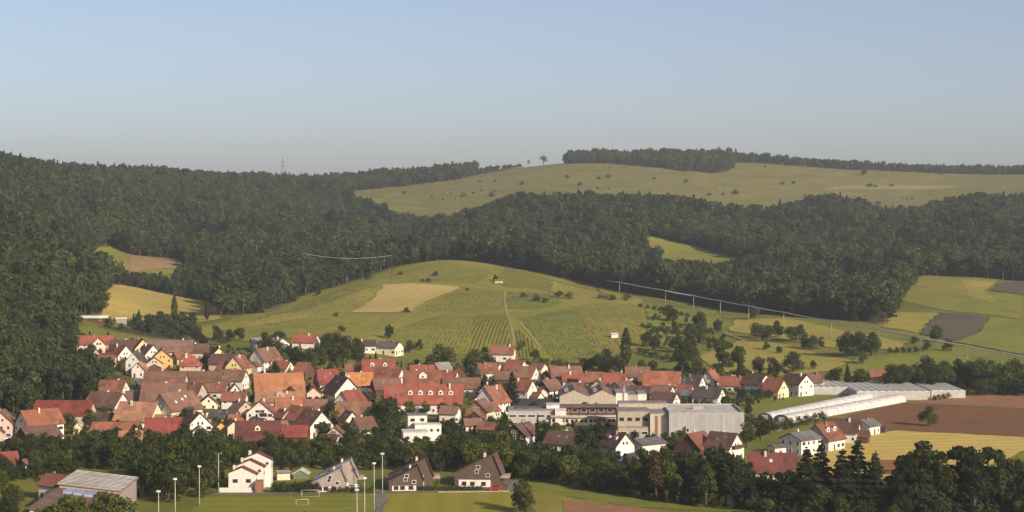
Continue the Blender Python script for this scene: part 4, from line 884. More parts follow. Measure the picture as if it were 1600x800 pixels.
h(1010, 686, 11, 8, 4.6, 1.4, 40, 'slate', 'white', 'white modern house with shallow grey roof before the tan block', chim=0)
h(1088, 677, 11, 9, 4, 4.5, 56, 'redbrown', 'wood', 'house with dark timber gable before the grey hall')
h(1132, 677, 10, 9, 4.5, 4.5, 140, 'dkbrown', 'white', 'white gabled house with brown roof at the hall corner', bal=True)
h(1036, 581, 16, 10, 4, 5.6, 165, 'redorange', 'tanwall', 'large bright orange-red barn roof with tan gable', cat='barn', name='barn', chim=0)
h(1080, 587, 11, 8, 4, 4, 150, 'dark', 'white', 'dark roof with small white gable right of the orange-red barn')
h(1111, 579, 7, 7, 4.5, 4.5, 60, 'redbrown', 'white', 'narrow house with steep red-brown roof among trees')
h(1108, 606, 12, 8, 4.5, 3.5, 150, 'dark', 'white', 'dark roof with bright white gable left of the green lawn')
h(1080, 610, 7, 6, 3.5, 2, 150, 'slate', 'paleyellow', 'blue-grey roof with pale yellow wall before the dark roofs', chim=0)
h(1040, 614, 10, 8, 3.5, 3.5, 150, 'dkbrown', 'white', 'dark brown roof with white gable just behind the tan block')
h(1036, 603, 9, 7, 4, 3, 150, 'brown', 'white', 'brown roof with white wall below the orange-red barn')
h(1148, 589, 12, 8, 3.5, 3.5, 165, 'red', 'cream', 'red-roofed bungalow left of the white gable pair')
h(1183, 585, 11, 9, 5, 4, 130, 'dkbrown', 'white', 'left of two bright white gables near the greenhouses')
h(1212, 593, 9, 8, 3.5, 4.5, 136, 'red', 'paleyellow', 'red-roofed house with yellow gable between the white gables')
h(1246, 585, 11, 10, 5.5, 4, 130, 'dkbrown', 'white', 'right of two bright white gables, beside the greenhouses')
h(1272, 584, 9, 8, 4, 3.4, 165, 'brown', 'white', 'last brown-roofed house before the greenhouses')
h(1372, 579, 8, 6, 2, 2.5, 5, 'redbrown', 'wood', 'small red-roofed barn in trees behind the greenhouses', cat='barn', name='barn', chim=0)
h(1252, 676, 11, 9, 5.4, 2, 44, 'slate', 'white', 'white two-storey house with shallow slate roof, nearest of its row')
h(1289, 662, 11, 10, 4, 5, 50, 'redbrown', 'white', 'house with orange-brown roof and dormers, second of its row', dorm=2, gable='grey')
h(1319, 656, 11, 8, 4, 4, 160, 'dkbrown', 'white', 'dark-roofed white house, third of the row by the field')
h(1355, 656, 8, 7, 3.5, 2, 50, 'slate', 'white', 'small grey and white house, last of the row by the field')
h(1377, 665, 3, 3, 2.4, .4, 0, 'dkbrown', 'darkwood', 'dark little shed at the corner of the ploughed field', cat='shed', name='shed', chim=0, over=.2)
h(1215, 696, 4.6, 4, 3, .8, 30, 'slate', 'white', 'small white garage left of the slate-roofed house', cat='garage', name='garage', chim=0, over=.3)
h(1208, 709, 14, 10, 3, 5, 168, 'darkred', 'white', 'large dark red roof with skylight before the tall trees', sky=1)
h(1397, 721, 8, 6, 2, 2, 0, 'redbrown', 'wood', 'reddish roof glimpsed between the tall foreground trees', cat='shed', name='shed', chim=0)
h(990, 710, 5, 4, 2.4, .9, 30, 'dark', 'white', 'little white garden house below the modern white house', cat='hut', name='garden_house', chim=0, over=.3)
h(148, 494, 15, 8, 2.4, 1.0, 0, 'white', 'wood', 'white-roofed farm shed below the yellow field', cat='barn', name='barn', chim=0)
h(188, 497, 6, 4, 2, .8, 20, 'white', 'greywood', 'tiny pale shed right of the white-roofed farm shed', cat='shed', name='shed', chim=0, over=.2)
h(779, 437, 6, 3.6, 1.7, .8, 10, 'greybrown', 'beige', 'small stone hut beside a bush high on the vineyard hill', cat='hut', name='vineyard_hut', chim=0, over=.3, doors=False)
h(672, 434, 5, 4, 2.0, 1.2, 60, 'brown', 'wood', 'tiny dark hut near the hilltop', cat='hut', name='vineyard_hut', chim=0, over=.3, doors=False)
h(943, 459, 7, 4, 2.2, 1.2, 160, 'brown', 'wood', 'brown hut by the track below the ridge', cat='hut', name='vineyard_hut', chim=0, over=.3, doors=False)
h(960, 521, 4, 3, 1.8, .8, 10, 'white', 'white', 'tiny white hut left of the lone dark poplar', cat='hut', name='vineyard_hut', chim=0, over=.2, doors=False)

# ---- flat-roofed and special buildings
def block(root, x0, x1, y0, y1, z0, z1, wall, roof='roof_grey', par=.35, wins=(), name='wall'):
    """flat-roofed volume: wall shell, recessed roof slab; wins = (side, n, w, h, zbase, [frame])"""
    w = box(name, x0, x1, y0, y1, z0, z1, wall if wall.startswith('wall') else 'wall_' + wall, root)
    if roof: box('flat_roof', x0 - .12, x1 + .12, y0 - .12, y1 + .12, z1 + .003, z1 + par, roof, root)
    for q in wins:
        side, nn, ww, hh, zb = q[:5]; fr = q[5] if len(q) > 5 else 'frame_white'
        for k in range(nn):
            u = (k + .5) / nn
            if side == 'f': window(root, (x0 + u * (x1 - x0), y0, zb), 0, ww, hh, fr)
            elif side == 'r': window(root, (x1, y0 + u * (y1 - y0), zb), math.pi / 2, ww, hh, fr)
            else: window(root, (x0, y0 + u * (y1 - y0), zb), -math.pi / 2, ww, hh, fr)
    return w
def place(name, px, py, a, label, cat):
    x, y = ground(px, py); r = empty(name, (x, y, H(x, y)), R(a)); tag(r, label, cat); return r, x, y
def foot(x, y, L, W, a=0): FOOT.append((x, y, math.hypot(L, W) / 2, L, W, R(a), ''))

# modern white flat-roofed villa
r, x, y = place('villa', 655, 694, 8, 'white flat-roofed modern villa of stepped cubes among trees', 'house'); foot(x, y + 6, 20, 16)
block(r, -6, 3, -3, 6, -2, 4.2, 'white', 'roof_white', .3, (('f', 3, 1.6, 1.4, 1.6),))
block(r, -1, 8.5, 6.2, 13, -2, 5.6, 'white', 'roof_white', .3, (('f', 4, 1.2, 1.3, 3.2),))
block(r, -3, 4, 13.2, 20, -2, 8.4, 'white', 'roof_grey', .3, (('f', 2, 1.8, 1.4, 6.2),))
box('terrace_wall', -9, -6.003, -3.5, 2, -2, 1.6, 'wall_cream', r)

# stepped white terrace of three units by the pitch
r, x, y = place('terraced_house', 380, 770, 0, 'white terrace of three stepped units with brown roofs by the pitch', 'house'); foot(x, y + 6, 14, 16)
for k, (dx, dy, dz) in enumerate(((0, 0, 0), (1.7, 4.6, 1.6), (3.4, 9.2, 3.2))):
    u = empty('unit', (dx, dy, 0)); u.parent = r
    pv, pf = prism([(-4.0, -2), (4.0, -2), (4.0, 4.9 + dz), (-.2, 6.9 + dz), (-4.0, 5.4 + dz)], -0.0, 4.5); rot = lambda q: (q[1] - .6, q[0], q[2])
    link('wall', mesh('wall', [rot(q) for q in pv], [tuple(reversed(q)) for q in pf], ('wall_white',)), u)
    pr = [(-4.3, 5.32 + dz), (-.2, 6.95 + dz), (4.4, 4.72 + dz), (4.4, 5.0 + dz), (-.2, 7.25 + dz), (-4.3, 5.6 + dz)]
    pv, pf = prism(pr, .35, 4.9); rf = link('roof', mesh('roof', [rot(q) for q in pv], [tuple(reversed(q)) for q in pf], ('roof_darkred',)), u)
    box('chimney', -3.6, -2.8, 2.2, 3.0, 5.2 + dz, 7.5 + dz, 'chimney_pale', rf)
    if k == 0:
        for wx in (-2.6, 1.3): window(u, (wx, 0, 2.6), 0, 1.5, 1.1, 'frame_brown')
        for wx in (1.2, 2.4): window(u, (wx - .2, 0, .3), 0, .9, .9, 'frame_brown')
    else: window(u, (2.3, 0, 3.6 + dz), 0, .9, .7, 'frame_brown')
    window(u, (3.4, 2.2, 2.4 + dz), math.pi / 2, 1.2, 1.2, 'frame_brown')
box('garden_wall', -7.0, 2.4, -1.8, -1.5, -1, 1.4, 'wall_white', r); box('garage', 3.6, 5.6, -2.4, 1.5, -1, 3.4, 'wall_brickbrown', r)
box('terrace_deck', -7.0, 3.4, -1.499, -.003, -1, .6, 'wall_concrete', r)

# dark shingled asymmetrical houses
def asym_house(px, py, a, label, wall, roof, two=True, s=1.0, trims=True):
    r, x, y = place('house', px, py, a, label, 'house'); r['group'] = 'asymmetric houses by the pitch'; foot(x, y + 5, 15 * s, 14 * s, a)
    vol = ((0, 0, 0, 1.0), (-2.2, -6.6, 0, .82)) if two else ((0, 0, 0, 1.0),)
    for k, (dx, dy, dz, q) in enumerate(vol):
        u = empty('wing', (dx * s, dy * s, 0), 0); u.parent = r; q *= s
        pr = [(-7 * q, -2), (6.2 * q, -2), (6.2 * q, 4.4 * q), (4.2 * q, 9.2 * q), (-7 * q, 3.6 * q)]
        pv, pf = prism(pr, 0, 6.5 * s); rot = lambda p_: (p_[1], p_[0], p_[2])
        link('wall', mesh('wall', [rot(p_) for p_ in pv], [tuple(reversed(p_)) for p_ in pf], ('wall_' + wall,)), u)
        rp = [(-7.6 * q, 3.35 * q), (4.2 * q, 9.25 * q), (6.6 * q, 3.5 * q), (6.9 * q, 3.55 * q), (4.35 * q, 9.6 * q), (-7.6 * q, 3.7 * q)]
        pv, pf = prism(rp, -.5, 6.9 * s); rf = link('roof', mesh('roof', [rot(p_) for p_ in pv], [tuple(reversed(p_)) for p_ in pf], ('roof_' + roof,)), u)
        box('chimney', 1.0 * q, 1.7 * q, 3.4 * s, 4.1 * s, 6.8 * q, 9.3 * q, 'chimney_pale', rf)
        box('ground_floor', -5.8 * q, 3.4 * q, -.32, -.003, -1.0, 2.0 * q, 'wall_white', u)
        for wx in (-4.2, -1.8, 1.4): window(u, (wx * q, -.32, .35), 0, 1.4, 1.2, 'frame_brown')
        for wx, wz in ((-.6, 4.3), (-.2, 5.6), (2.6, 3.3)):
            window(u, (wx * q, 0, wz * q - .5), 0, 1.25, 1.1)
    box('balcony', 6.22 * s, 8.6 * s, .4, 5.2, 2.6, 3.5, 'wall_pinkgrey', r)
    for yy in (.7, 4.9): box('balcony_post', 8.2 * s, 8.4 * s, yy, yy + .2, -1, 2.6, 'frame_brown', r)
    return r
asym_house(527, 766, 4, 'pale grey house with lopsided roof rising right, by the pitch', 'pinkgrey', 'grey', True, .92)
asym_house(645, 764, 6, 'dark shingled double house with lopsided roofs, left of the two', 'shingle', 'dkbrown', True, .95)
asym_house(748, 763, -6, 'dark shingled lopsided house beside the red car', 'shingle', 'dkbrown', False, 1.05)

# sports hall at the left foot of the picture: long axis runs away from the viewer
x, y = -115.0, 486.0
r = empty('sports_hall', (x, y, H(x, y)), R(1.5)); tag(r, 'long sports hall with brown and pale grey metal roofs among trees', 'hall'); foot(x, y + 30, 18, 64)
pv, pf = prism([(-8, -2), (8, -2), (8, 5.2), (-8, 7.0)], 0, 36); rot = lambda q: (q[1], q[0], q[2])
link('wall', mesh('wall', [rot(q) for q in pv], [tuple(reversed(q)) for q in pf], ('wall_cream',)), r)
pv, pf = prism([(-8.6, 7.1), (8.6, 5.16), (8.6, 5.42), (-8.6, 7.36)], -.7, 36); rf = link('roof', mesh('roof', [rot(q) for q in pv], [tuple(reversed(q)) for q in pf], ('roof_greybrown',)), r); rf['label'] = 'brown near part of the hall roof'
pv, pf = prism([(-8, -2), (8.6, -2), (8.6, 6.2), (-8, 8.2)], 36.02, 62); link('rear_wall', mesh('rear_wall', [rot(q) for q in pv], [tuple(reversed(q)) for q in pf], ('wall_pinkgrey',)), r)
pv, pf = prism([(-8.6, 8.25), (9.2, 6.1), (9.2, 6.36), (-8.6, 8.5)], 35.5, 63); r2 = link('rear_roof', mesh('rear_roof', [rot(q) for q in pv], [tuple(reversed(q)) for q in pf], ('roof_grey',)), r); r2['label'] = 'pale grey corrugated far part of the hall roof'
sl = math.atan2(2.14, 17.8)
for k in range(12):
    q = box('seam', -8.7, 8.9, -.06, .06, 0, .12, 'roof_white', r2); q.location = (0, 36.2 + k * 2.35, 7.46); q.rotation_euler = (0, sl, 0)
for k in range(3):
    q = box('skylight', -1.2, 1.2, -2.6, 2.6, 0, .7, 'skylight_blue', rf); q.location = (-4.2 + k * 2.9, 30 - k * .6, 6.75 - (k * 2.9) * .113); q.rotation_euler = (0, sl, 0)
for k in range(9): box('gutter_bracket', -8.75, -8.61, 1 + k * 4, 1.3 + k * 4, 7.05, 7.3, 'mast_metal', rf)
for k in range(4): window(r, (-5.4 + k * 3.6, 0, 1.4), 0, 2.2, 1.5)

# industrial and school complex in the middle distance
r, x, y = place('factory_sheds', 918, 641, 0, 'twin tan gabled factory sheds standing side by side', 'factory'); foot(x, y + 12, 28, 26)
for k, (x0, x1) in enumerate(((-11.6, 0.9), (.92, 12))):
    s_ = empty('shed_bay', (0, 0, 0)); s_.parent = r; xm = (x0 + x1) / 2; w = (x1 - x0) / 2
    pv, pf = prism([(-w, -2), (w, -2), (w, 5.6), (0, 8.2), (-w, 5.6)], 0, 26); rot = lambda q, xm=xm: (xm + q[1], q[0], q[2])
    link('wall', mesh('wall', [rot(q) for q in pv], [tuple(reversed(q)) for q in pf], ('wall_concrete',)), s_)
    pv, pf = prism([(-w, 5.62), (0, 8.24), (w, 5.62), (w, 5.82), (0, 8.48), (-w, 5.82)], -.3, 26.3)
    rf = link('roof', mesh('roof', [rot(q) for q in pv], [tuple(reversed(q)) for q in pf], ('roof_greybrown',)), s_)
    for q_ in range(2):
        q = box('skylight', -.9, .9, -2.6, 2.6, 0, .15, 'skylight', rf); q.location = (xm - w * .5, 8 + q_ * 9, 7.15); q.rotation_euler = (0, -math.atan2(2.6, w), 0)
block(r, 12.02, 17, 1, 18, -2, 6.8, 'white', 'roof_grey'); block(r, 17.02, 21.4, 3, 18, -2, 5.8, 'concrete', 'roof_grey'); block(r, 21.42, 25, 3.5, 18, -2, 6.2, 'white', 'roof_grey')
box('flue', 15.2, 15.6, .5, .9, 3, 9.5, 'mast_metal', r)

r, x, y = place('long_shed', 838, 640, 0, 'long dark flat-topped shed left of the twin factory sheds', 'shed'); foot(x, y + 5, 20, 10)
pv, pf = prism([(-5, -2), (5, -2), (5, 3.6), (-5, 1.4)], -9.6, 9.6); link('wall', mesh('wall', pv, pf, ('wall_shingle',)), r)
link('roof', mesh('roof', *prism([(-5.3, 1.42), (5.3, 3.7), (5.3, 3.95), (-5.3, 1.66)], -9.9, 9.9), ('roof_dark',)), r)
for k in range(6): box('roof_rib', -8.6 + k * 3.4, -8.45 + k * 3.4, -5.2, 5.2, 0, .1, 'wall_shingle', r).matrix_local = Matrix.Translation((0, 0, 2.8)) @ Matrix.Rotation(math.atan2(2.28, 10.6), 4, 'X')

r, x, y = place('school_building', 838, 668, 0, 'flat-roofed pale grey school wing with a bright white block', 'school'); foot(x, y + 6, 24, 16)
block(r, -10.8, 7.2, -1, 13, -2, 6.3, 'grey', 'roof_grey', .4, (('f', 5, 3.0, 1.0, 3.8), ('f', 4, 2.6, 1.2, .6)))
block(r, 7.22, 11.4, -3, 12, -2, 6.6, 'white', 'roof_white', .35, ())
block(r, 4, 9, 3, 11, 6.75, 8.0, 'white', 'roof_white', .25)
box('roof_terrace', -8, 2, 2, 10, 6.71, 7.05, 'roof_slate', r)

r, x, y = place('terrace_building', 912, 669, 0, 'curved cream terrace building with rows of square windows', 'building'); foot(x, y + 8, 28, 16)
for k in range(7):      # curved front in seven bays
    u0, u1 = k / 7, (k + 1) / 7; f = lambda u: (-12.5 + u * 25, -2.2 * math.sin(u * math.pi) + u * 1.0)
    (xa, ya), (xb, yb) = f(u0), f(u1); b_ = empty('bay', ((xa + xb) / 2, (ya + yb) / 2, 0), math.atan2(yb - ya, xb - xa)); b_.parent = r; hw = math.hypot(xb - xa, yb - ya) / 2
    box('wall', -hw - .0, hw - .004, 0, 6, -2, 4.3, 'wall_cream' if k < 5 else 'wall_tanwall', b_)
    box('parapet', -hw, hw - .004, -.9, -.003, 4.05, 4.75, 'wall_tower', b_); box('balcony_slab', -hw, hw - .004, -1.0, -.003, 1.0, 1.4, 'wall_cream', b_)
    window(b_, (-hw * .4, 0, 2.1), 0, 1.1, 1.2, 'frame_brown'); window(b_, (hw * .45, 0, 2.1), 0, 1.1, 1.2, 'frame_brown')
box('upper_floor', -8, 13, 6.02, 14, -2, 7.2, 'wall_wood', r); box('canopy_roof', -8.6, 14, 4.5, 14.4, 7.203, 7.6, 'roof_greybrown', r)
for k in range(6): window(r, (-6.5 + k * 3.4, 6.02, 5.2), 0, 2.3, 1.4)

r, x, y = place('office_block', 1004, 686, 0, 'tan stepped office block between terrace building and grey hall', 'office'); foot(x, y + 8, 26, 16)
block(r, -9, 2.6, -1, 12, -2, 9.8, 'tanwall', 'roof_grey', .3, (('f', 4, 1.7, 1.3, 6.3, 'frame_brown'),))
block(r, 2.62, 11.5, -4, 12, -2, 9.2, 'tower', 'roof_grey', .3, ())
for xx in (4.9, 10.6): box('brown_panel', xx - .55, xx + .55, -4.12, -4.003, -1, 8.6, 'wall_brickbrown', r)
box('light_panel', 6.4, 9.6, -4.1, -4.003, .2, 7.6, 'wall_cream', r)
block(r, -9, 2.6, -3.2, -1.02, -2, 4.2, 'tanwall', 'roof_grey', .25, (('f', 3, 2.4, 1.2, 1.6),))
block(r, -8, 10, 12.02, 20, -2, 11.4, 'tanwall', 'roof_grey', .35)

r, x, y = place('grey_hall', 1106, 689, 0, 'big grey metal-clad hall with pale flat roof', 'hall'); foot(x, y + 16, 30, 34)
x0, x1, y0, y1 = -14, 13.2, -1, 30
v, f = box_vf(x0, x1, y0, y1, -2, 9.4); link('wall', mesh('wall', v, f, ('wall_metalgrey', 'wall_tanwall'), [0, 0, 0, 1, 0, 1]), r)
for k in range(17): box('cladding_panel', x0 + k * 1.6 + .02, min(x1 - .02, x0 + (k + 1) * 1.6 - .02), y0 - .08, y0 - .003, -1.5, 9.3, 'wall_metalgrey', r)
box('flat_roof', x0 + .5, x1 - .5, y0 + .5, y1 - .5, 9.403, 9.6, 'roof_white', r)
for q in ((x0, x1, y0, y0 + .45), (x0, x1, y1 - .45, y1), (x0, x0 + .45, y0 + .46, y1 - .46), (x1 - .45, x1, y0 + .46, y1 - .46)): box('parapet', *q, 9.403, 10.2, 'wall_metalgrey', r)
box('roof_vent', -4, 0, 14, 16, 9.61, 10.9, 'wall_grey', r); box('entrance_bay', -8, -5, -2.4, -.09, 2.6, 5.2, 'wall_metalgrey', r); window(r, (-7.4, -2.4, 3.1), 0, 1.2, 1.5)
box('loading_canopy', -13.5, -4.2, -4, -2.42, 1.9, 2.2, 'wall_white', r); box('lower_plinth', -13.9, -3, -.6, -.09, -2, 1.6, 'wall_white', r)

# ---- small houses and annexes that fill the village between the larger ones
NEIGH = [f for f in FOOT if f[6] and 640 < f[1] < 960 and f[3] > 8]
def short(lb):
    """a neighbour's own label, whole when it is short enough to be named inside another label"""
    if len(lb.split()) > 10:
        for cut in (' with ', ', '):
            k = lb.find(cut)
            if k > 22: lb = lb[:k]
    return lb if len(lb.split()) <= 10 else None
SHORTS = {}
for f in NEIGH: SHORTS.setdefault(short(f[6]), []).append(f)
used = set(); ri = random.Random(5); made = 0; tries = 0
while made < 46 and tries < 6000:
    tries += 1; f = ri.choice(NEIGH); sn = short(f[6])
    if sn is None or len(SHORTS[sn]) > 1: continue
    ang = f[5] + ri.choice((0, math.pi / 2)); dist = ri.uniform(9, 17); th = ri.uniform(0, 2 * math.pi); x, y = f[0] + dist * math.cos(th), f[1] + dist * math.sin(th)
    L, W = ri.uniform(5.5, 9), ri.uniform(4.8, 6.8); px = 800 + FOC * x / y
    if not (10 < px < 1150) or not free_spot(x, y, L + 1.2, W + 1.2, ang, -1, .4): continue
    if y < 690 and px > 600: continue
    dx, dy = x - f[0], y - f[1]; rel = ('right of' if dx > 0 else 'left of') if abs(dx) > abs(dy) else ('behind' if dy > 0 else 'in front of')
    if (sn, rel) in used or len(sn.split()) + len(rel.split()) > 12: continue
    used.add((sn, rel)); made += 1
    rc, word = ri.choice((('brown', 'brown'), ('redbrown', 'red-brown'), ('tan', 'tan'), ('dkbrown', 'dark-brown'), ('redorange', 'orange-red'), ('brown', 'brown'), ('red', 'red'))); wc = ri.choice(('white', 'cream', 'beige', 'wood', 'white'))
    eave, rise = ri.uniform(2.6, 4.2), ri.uniform(2.0, 3.2); py = HOR + FOC * (CAM_H - H(x, y) - eave - rise) / y
    house(px, py, L, W, eave, rise, math.degrees(ang), rc, wc, 'small ' + word + '-roofed ' + ('shed ' if wc == 'wood' else 'house ') + rel + ' the ' + sn, chim=ri.choice((0, 1)), name='shed' if wc == 'wood' else 'house', cat='shed' if wc == 'wood' else 'house')


# ------------------------------------------------------------------ greenhouses and tunnels
def greenhouse(px0, px1, py, depth, hgt, spans, label):
    (xa, ya), (xb, yb) = ground(px0, py), ground(px1, py); x, y = (xa + xb) / 2, (ya + yb) / 2; Lx = xb - xa
    r = empty('greenhouse', (x, y, H(x, y)), 0); tag(r, label, 'greenhouse', 'greenhouses'); foot(x, y + depth / 2, Lx, depth); sw = Lx / spans
    for k in range(spans):
        x0 = -Lx / 2 + k * sw
        pv, pf = prism([(0, 0), (sw, 0), (sw, .12), (sw / 2, .5), (0, .12)], 0, depth); v = [(x0 + q[1], q[0], hgt + q[2] + .004) for q in pv]
        link('roof_span', mesh('roof_span', v, [tuple(reversed(q)) for q in pf], ('film_grey',)), r)
        box('wall_panel', x0 + .06, x0 + sw - .06, 0, .06, -1, hgt, 'film_grey', r)
        tube('post', [(x0, 0, -1), (x0, 0, hgt + .1)], .07, 'mast_metal', r)
    nb = max(2, int(depth / 5))
    for k in range(nb):
        for sx_ in (-Lx / 2, Lx / 2): box('side_panel', sx_ - .03, sx_ + .03, depth * k / nb + .08, depth * (k + 1) / nb - .05, -1, hgt, 'film_grey', r)
    box('gutter', -Lx / 2, Lx / 2, -.12, -.01, hgt - .05, hgt + .12, 'frame_white', r); return r
greenhouse(1250, 1337, 618, 32, 3.2, 8, 'smaller grey glasshouse beside the last white houses')
greenhouse(1340, 1455, 626, 42, 3.6, 10, 'larger glasshouse behind the white plastic tunnels')
greenhouse(1457, 1510, 623, 36, 3.3, 5, 'short glasshouse end section by the hedge')
def tunnel(pa, pb, rad, hgt, label):
    A, B = Vector(ground(*pa)), Vector(ground(*pb)); d = B - A; L = d.length; n = 26
    r = empty('plastic_tunnel', (A.x, A.y, H(A.x, A.y)), math.atan2(d.y, d.x)); tag(r, label, 'tunnel', 'plastic tunnels'); V = []; F = []; na = 11
    zend = H(B.x, B.y) - H(A.x, A.y)
    for i in range(n + 1):
        for k in range(na):
            a = math.pi * k / (na - 1); sag = 1 - .025 * math.sin(i * math.pi * 2 / 2) ** 2 + random.uniform(-.012, .012)
            V.append((L * i / n, rad * math.cos(a) * sag, max(0, hgt * math.sin(a) ** .8 * sag) + zend * i / n))
    for i in range(n):
        for k in range(na - 1): F.append((i * na + k, i * na + k + 1, (i + 1) * na + k + 1, (i + 1) * na + k))
    link('film_cover', mesh('film_cover', V, F, ('film',), smooth=True), r)
    for i in range(0, n + 1, 2):
        pts = [(L * i / n, rad * 1.01 * math.cos(math.pi * k / 10), hgt * 1.012 * max(0, math.sin(math.pi * k / 10)) ** .8 + zend * i / n) for k in range(11)]
        tube('hoop', pts, .07, 'mast_metal', r, 5)
    pr = [(-.02, rad * .94 * math.cos(math.pi * k / 10), hgt * .95 * max(0, math.sin(math.pi * k / 10)) ** .8) for k in range(11)]
    link('end_wall', mesh('end_wall', pr + [(.1, q[1], q[2]) for q in pr], [tuple(range(11)), tuple(range(11, 22))[::-1]] + [(k, k + 1, k + 12, k + 11) for k in range(10)], ('wall_shingle',)), r)
    m_ = box('door_frame', -.1, .2, -1.3, 1.3, 0, 2.3, 'film', r); foot((A.x + B.x) / 2, (A.y + B.y) / 2, L, rad * 2, math.degrees(math.atan2(d.y, d.x))); return r
tunnel((1196, 658), (1374, 621), 3.6, 3.1, 'rear one of two long white plastic tunnels')
tunnel((1222, 662), (1404, 628), 3.9, 3.2, 'front one of two long white plastic tunnels')

# ------------------------------------------------------------------ floodlights, goals, car, small things
def mast(px, py, hgt, label, head='single'):
    x, y = ground(px, py); r = empty('floodlight_mast', (x, y, H(x, y)), R(random.uniform(-20, 20))); tag(r, label, 'floodlight', 'floodlight masts of the sports ground')
    tube('pole', [(0, 0, -.5), (0, 0, hgt * .5), (0, 0, hgt)], [.13, .11, .085], 'mast_metal', r)
    if head == 'single':
        hd = box('lamp_head', -.5, .5, -.4, .3, hgt - .05, hgt + .42, 'lamp_white', r); tube('bracket', [(0, 0, hgt - .6), (0, -.35, hgt - .12)], .07, 'mast_metal', r)
        q = box('lamp_glass', -.42, .42, -.45, -.403, hgt + .02, hgt + .36, 'skylight', hd)
    else: tube('arm', [(0, 0, hgt - .02), (1.1, 0, hgt + .05)], .09, 'mast_metal', r)
    return r
mast(340, 772, 11.6, 'slim mast with a short side arm left of the white terrace', 'arm')
mast(597, 773, 11.6, 'tall floodlight mast standing at the end of the path')
mast(584, 800, 13.0, 'floodlight mast second from the tall one at the path')
mast(569, 820, 12.0, 'floodlight mast third from the tall one at the path')
mast(557, 838, 11.2, 'lowest floodlight of the middle group over the pitch')
mast(310, 792, 10.8, 'floodlight before the dark trees left of the slim mast')
mast(272, 812, 10.3, 'floodlight between dark trees and the sports hall, taller of two')
mast(246, 828, 9.6, 'floodlight nearest the sports hall')
def goal(px, py, w, hgt, label, a):
    x, y = ground(px, py); r = empty('football_goal', (x, y, H(x, y)), R(a)); tag(r, label, 'goal', 'football goals')
    for s in (-1, 1): tube('post', [(s * w / 2, 0, 0), (s * w / 2, 0, hgt)], .065, 'goal_white', r); tube('stay', [(s * w / 2, 0, hgt), (s * w / 2, 1.6, 0)], .04, 'goal_white', r)
    tube('crossbar', [(-w / 2, 0, hgt), (w / 2, 0, hgt)], .065, 'goal_white', r); tube('ground_bar', [(-w / 2, 1.6, .05), (w / 2, 1.6, .05)], .04, 'goal_white', r)
goal(484, 780, 5.0, 2.2, 'large white football goal at the back of the pitch', 3)
goal(471, 794, 3.4, 1.9, 'smaller white football goal nearer the middle of the pitch', 8)
def car(x, y, rz, paint, label):
    r = empty('parked_car', (x, y, H(x, y) + .12), rz); tag(r, label, 'car', 'parked cars')
    prof = [(-2.0, .35), (2.05, .35), (2.1, .75), (1.95, .92), (1.05, 1.02), (.45, 1.46), (-1.25, 1.5), (-1.85, 1.02), (-2.05, .95)]
    V = []
    for sgn in (-1, 1):
        for px_, pz in prof: V.append((px_, sgn * (.84 if pz < 1.1 else .66), pz))
    k = len(prof); F = [tuple(range(k)), tuple(range(k, 2 * k))[::-1]] + [(i, i + k, (i + 1) % k + k, (i + 1) % k) for i in range(k)]
    link('body', mesh('body', V, F, (paint,)), r)
    for sgn in (-1, 1):
        link('side_window', mesh('side_window', [(.85, sgn * .83, 1.06), (-1.5, sgn * .83, 1.06), (-1.15, sgn * .70, 1.42), (.42, sgn * .70, 1.42)], [(0, 1, 2, 3)], ('glass_dark',)), r)
    link('windscreen', mesh('windscreen', [(1.06, -.6, 1.06), (1.06, .6, 1.06), (.52, .52, 1.44), (.52, -.52, 1.44)], [(0, 1, 2, 3)], ('glass_dark',)), r)
    for wx in (-1.3, 1.3):
        for sgn in (-1, 1):
            w = tube('wheel', [(wx, sgn * .7, .2), (wx, sgn * .88, .2)], .32, 'tyre', r, 12); tube('rim', [(wx, sgn * .87, .2), (wx, sgn * .895, .2)], .19, 'mast_metal', w, 10)
    for sgn in (-1, 1): box('headlight', 2.02, 2.1, sgn * .6 - .16, sgn * .6 + .16, .62, .78, 'lamp_white', r)
car(*ground(774, 769), R(172), 'car_red', 'red car parked below the dark lopsided house')
car(*ground(550, 767), R(150), 'car_white', 'white car beside the pale grey lopsided house')
car(*ground(10, 690), R(20), 'car_white', 'white car near the left edge below the barn')
car(*ground(224, 672), R(100), 'car_white', 'white car left of the steep crimson barn')
car(*ground(215, 590), R(80), 'car_dark', 'dark car in the village street at the left')

(xa, ya), (xb, yb) = ground(684, 771.5), ground(796, 770.5); L_ = math.hypot(xb - xa, yb - ya); r = empty('boundary_wall', (xa, ya, H(xa, ya)), math.atan2(yb - ya, xb - xa)); tag(r, 'low pale wall along the edge of the dry pitch', 'wall')
for k in range(8): box('wall_bay', L_ * k / 8 + .06, L_ * (k + 1) / 8 - .06, -.12, .12, -.4, .22, 'wall_concrete', r); box('coping', L_ * k / 8, L_ * (k + 1) / 8 - .01, -.17, .17, .223, .3, 'wall_concrete', r)
x, y = ground(823, 700); r = empty('garden_container', (x, y, H(x, y)), R(-12)); tag(r, 'orange wooden box below the dark timber house', 'container')
box('body', -2.0, 2.0, -1.5, 1.5, -.5, 2.6, 'wall_orange', r); box('lid', -2.15, 2.15, -1.65, 1.65, 2.603, 2.8, 'frame_brown', r)
x, y = ground(935, 722); r = empty('cold_frame', (x, y, H(x, y)), R(8)); tag(r, 'small white-framed garden greenhouse in the trees', 'greenhouse')
for s in (-2.2, 2.2): tube('post', [(s, -1, 0), (s, -1, 1.9)], .08, 'goal_white', r)
tube('beam', [(-2.2, -1, 1.9), (2.2, -1, 1.9)], .08, 'goal_white', r); box('pane', -2.1, 2.1, -.98, -.94, .1, 1.8, 'film_grey', r); box('cover', -2.2, 2.2, -.9, 1.4, 1.85, 1.95, 'film_grey', r)
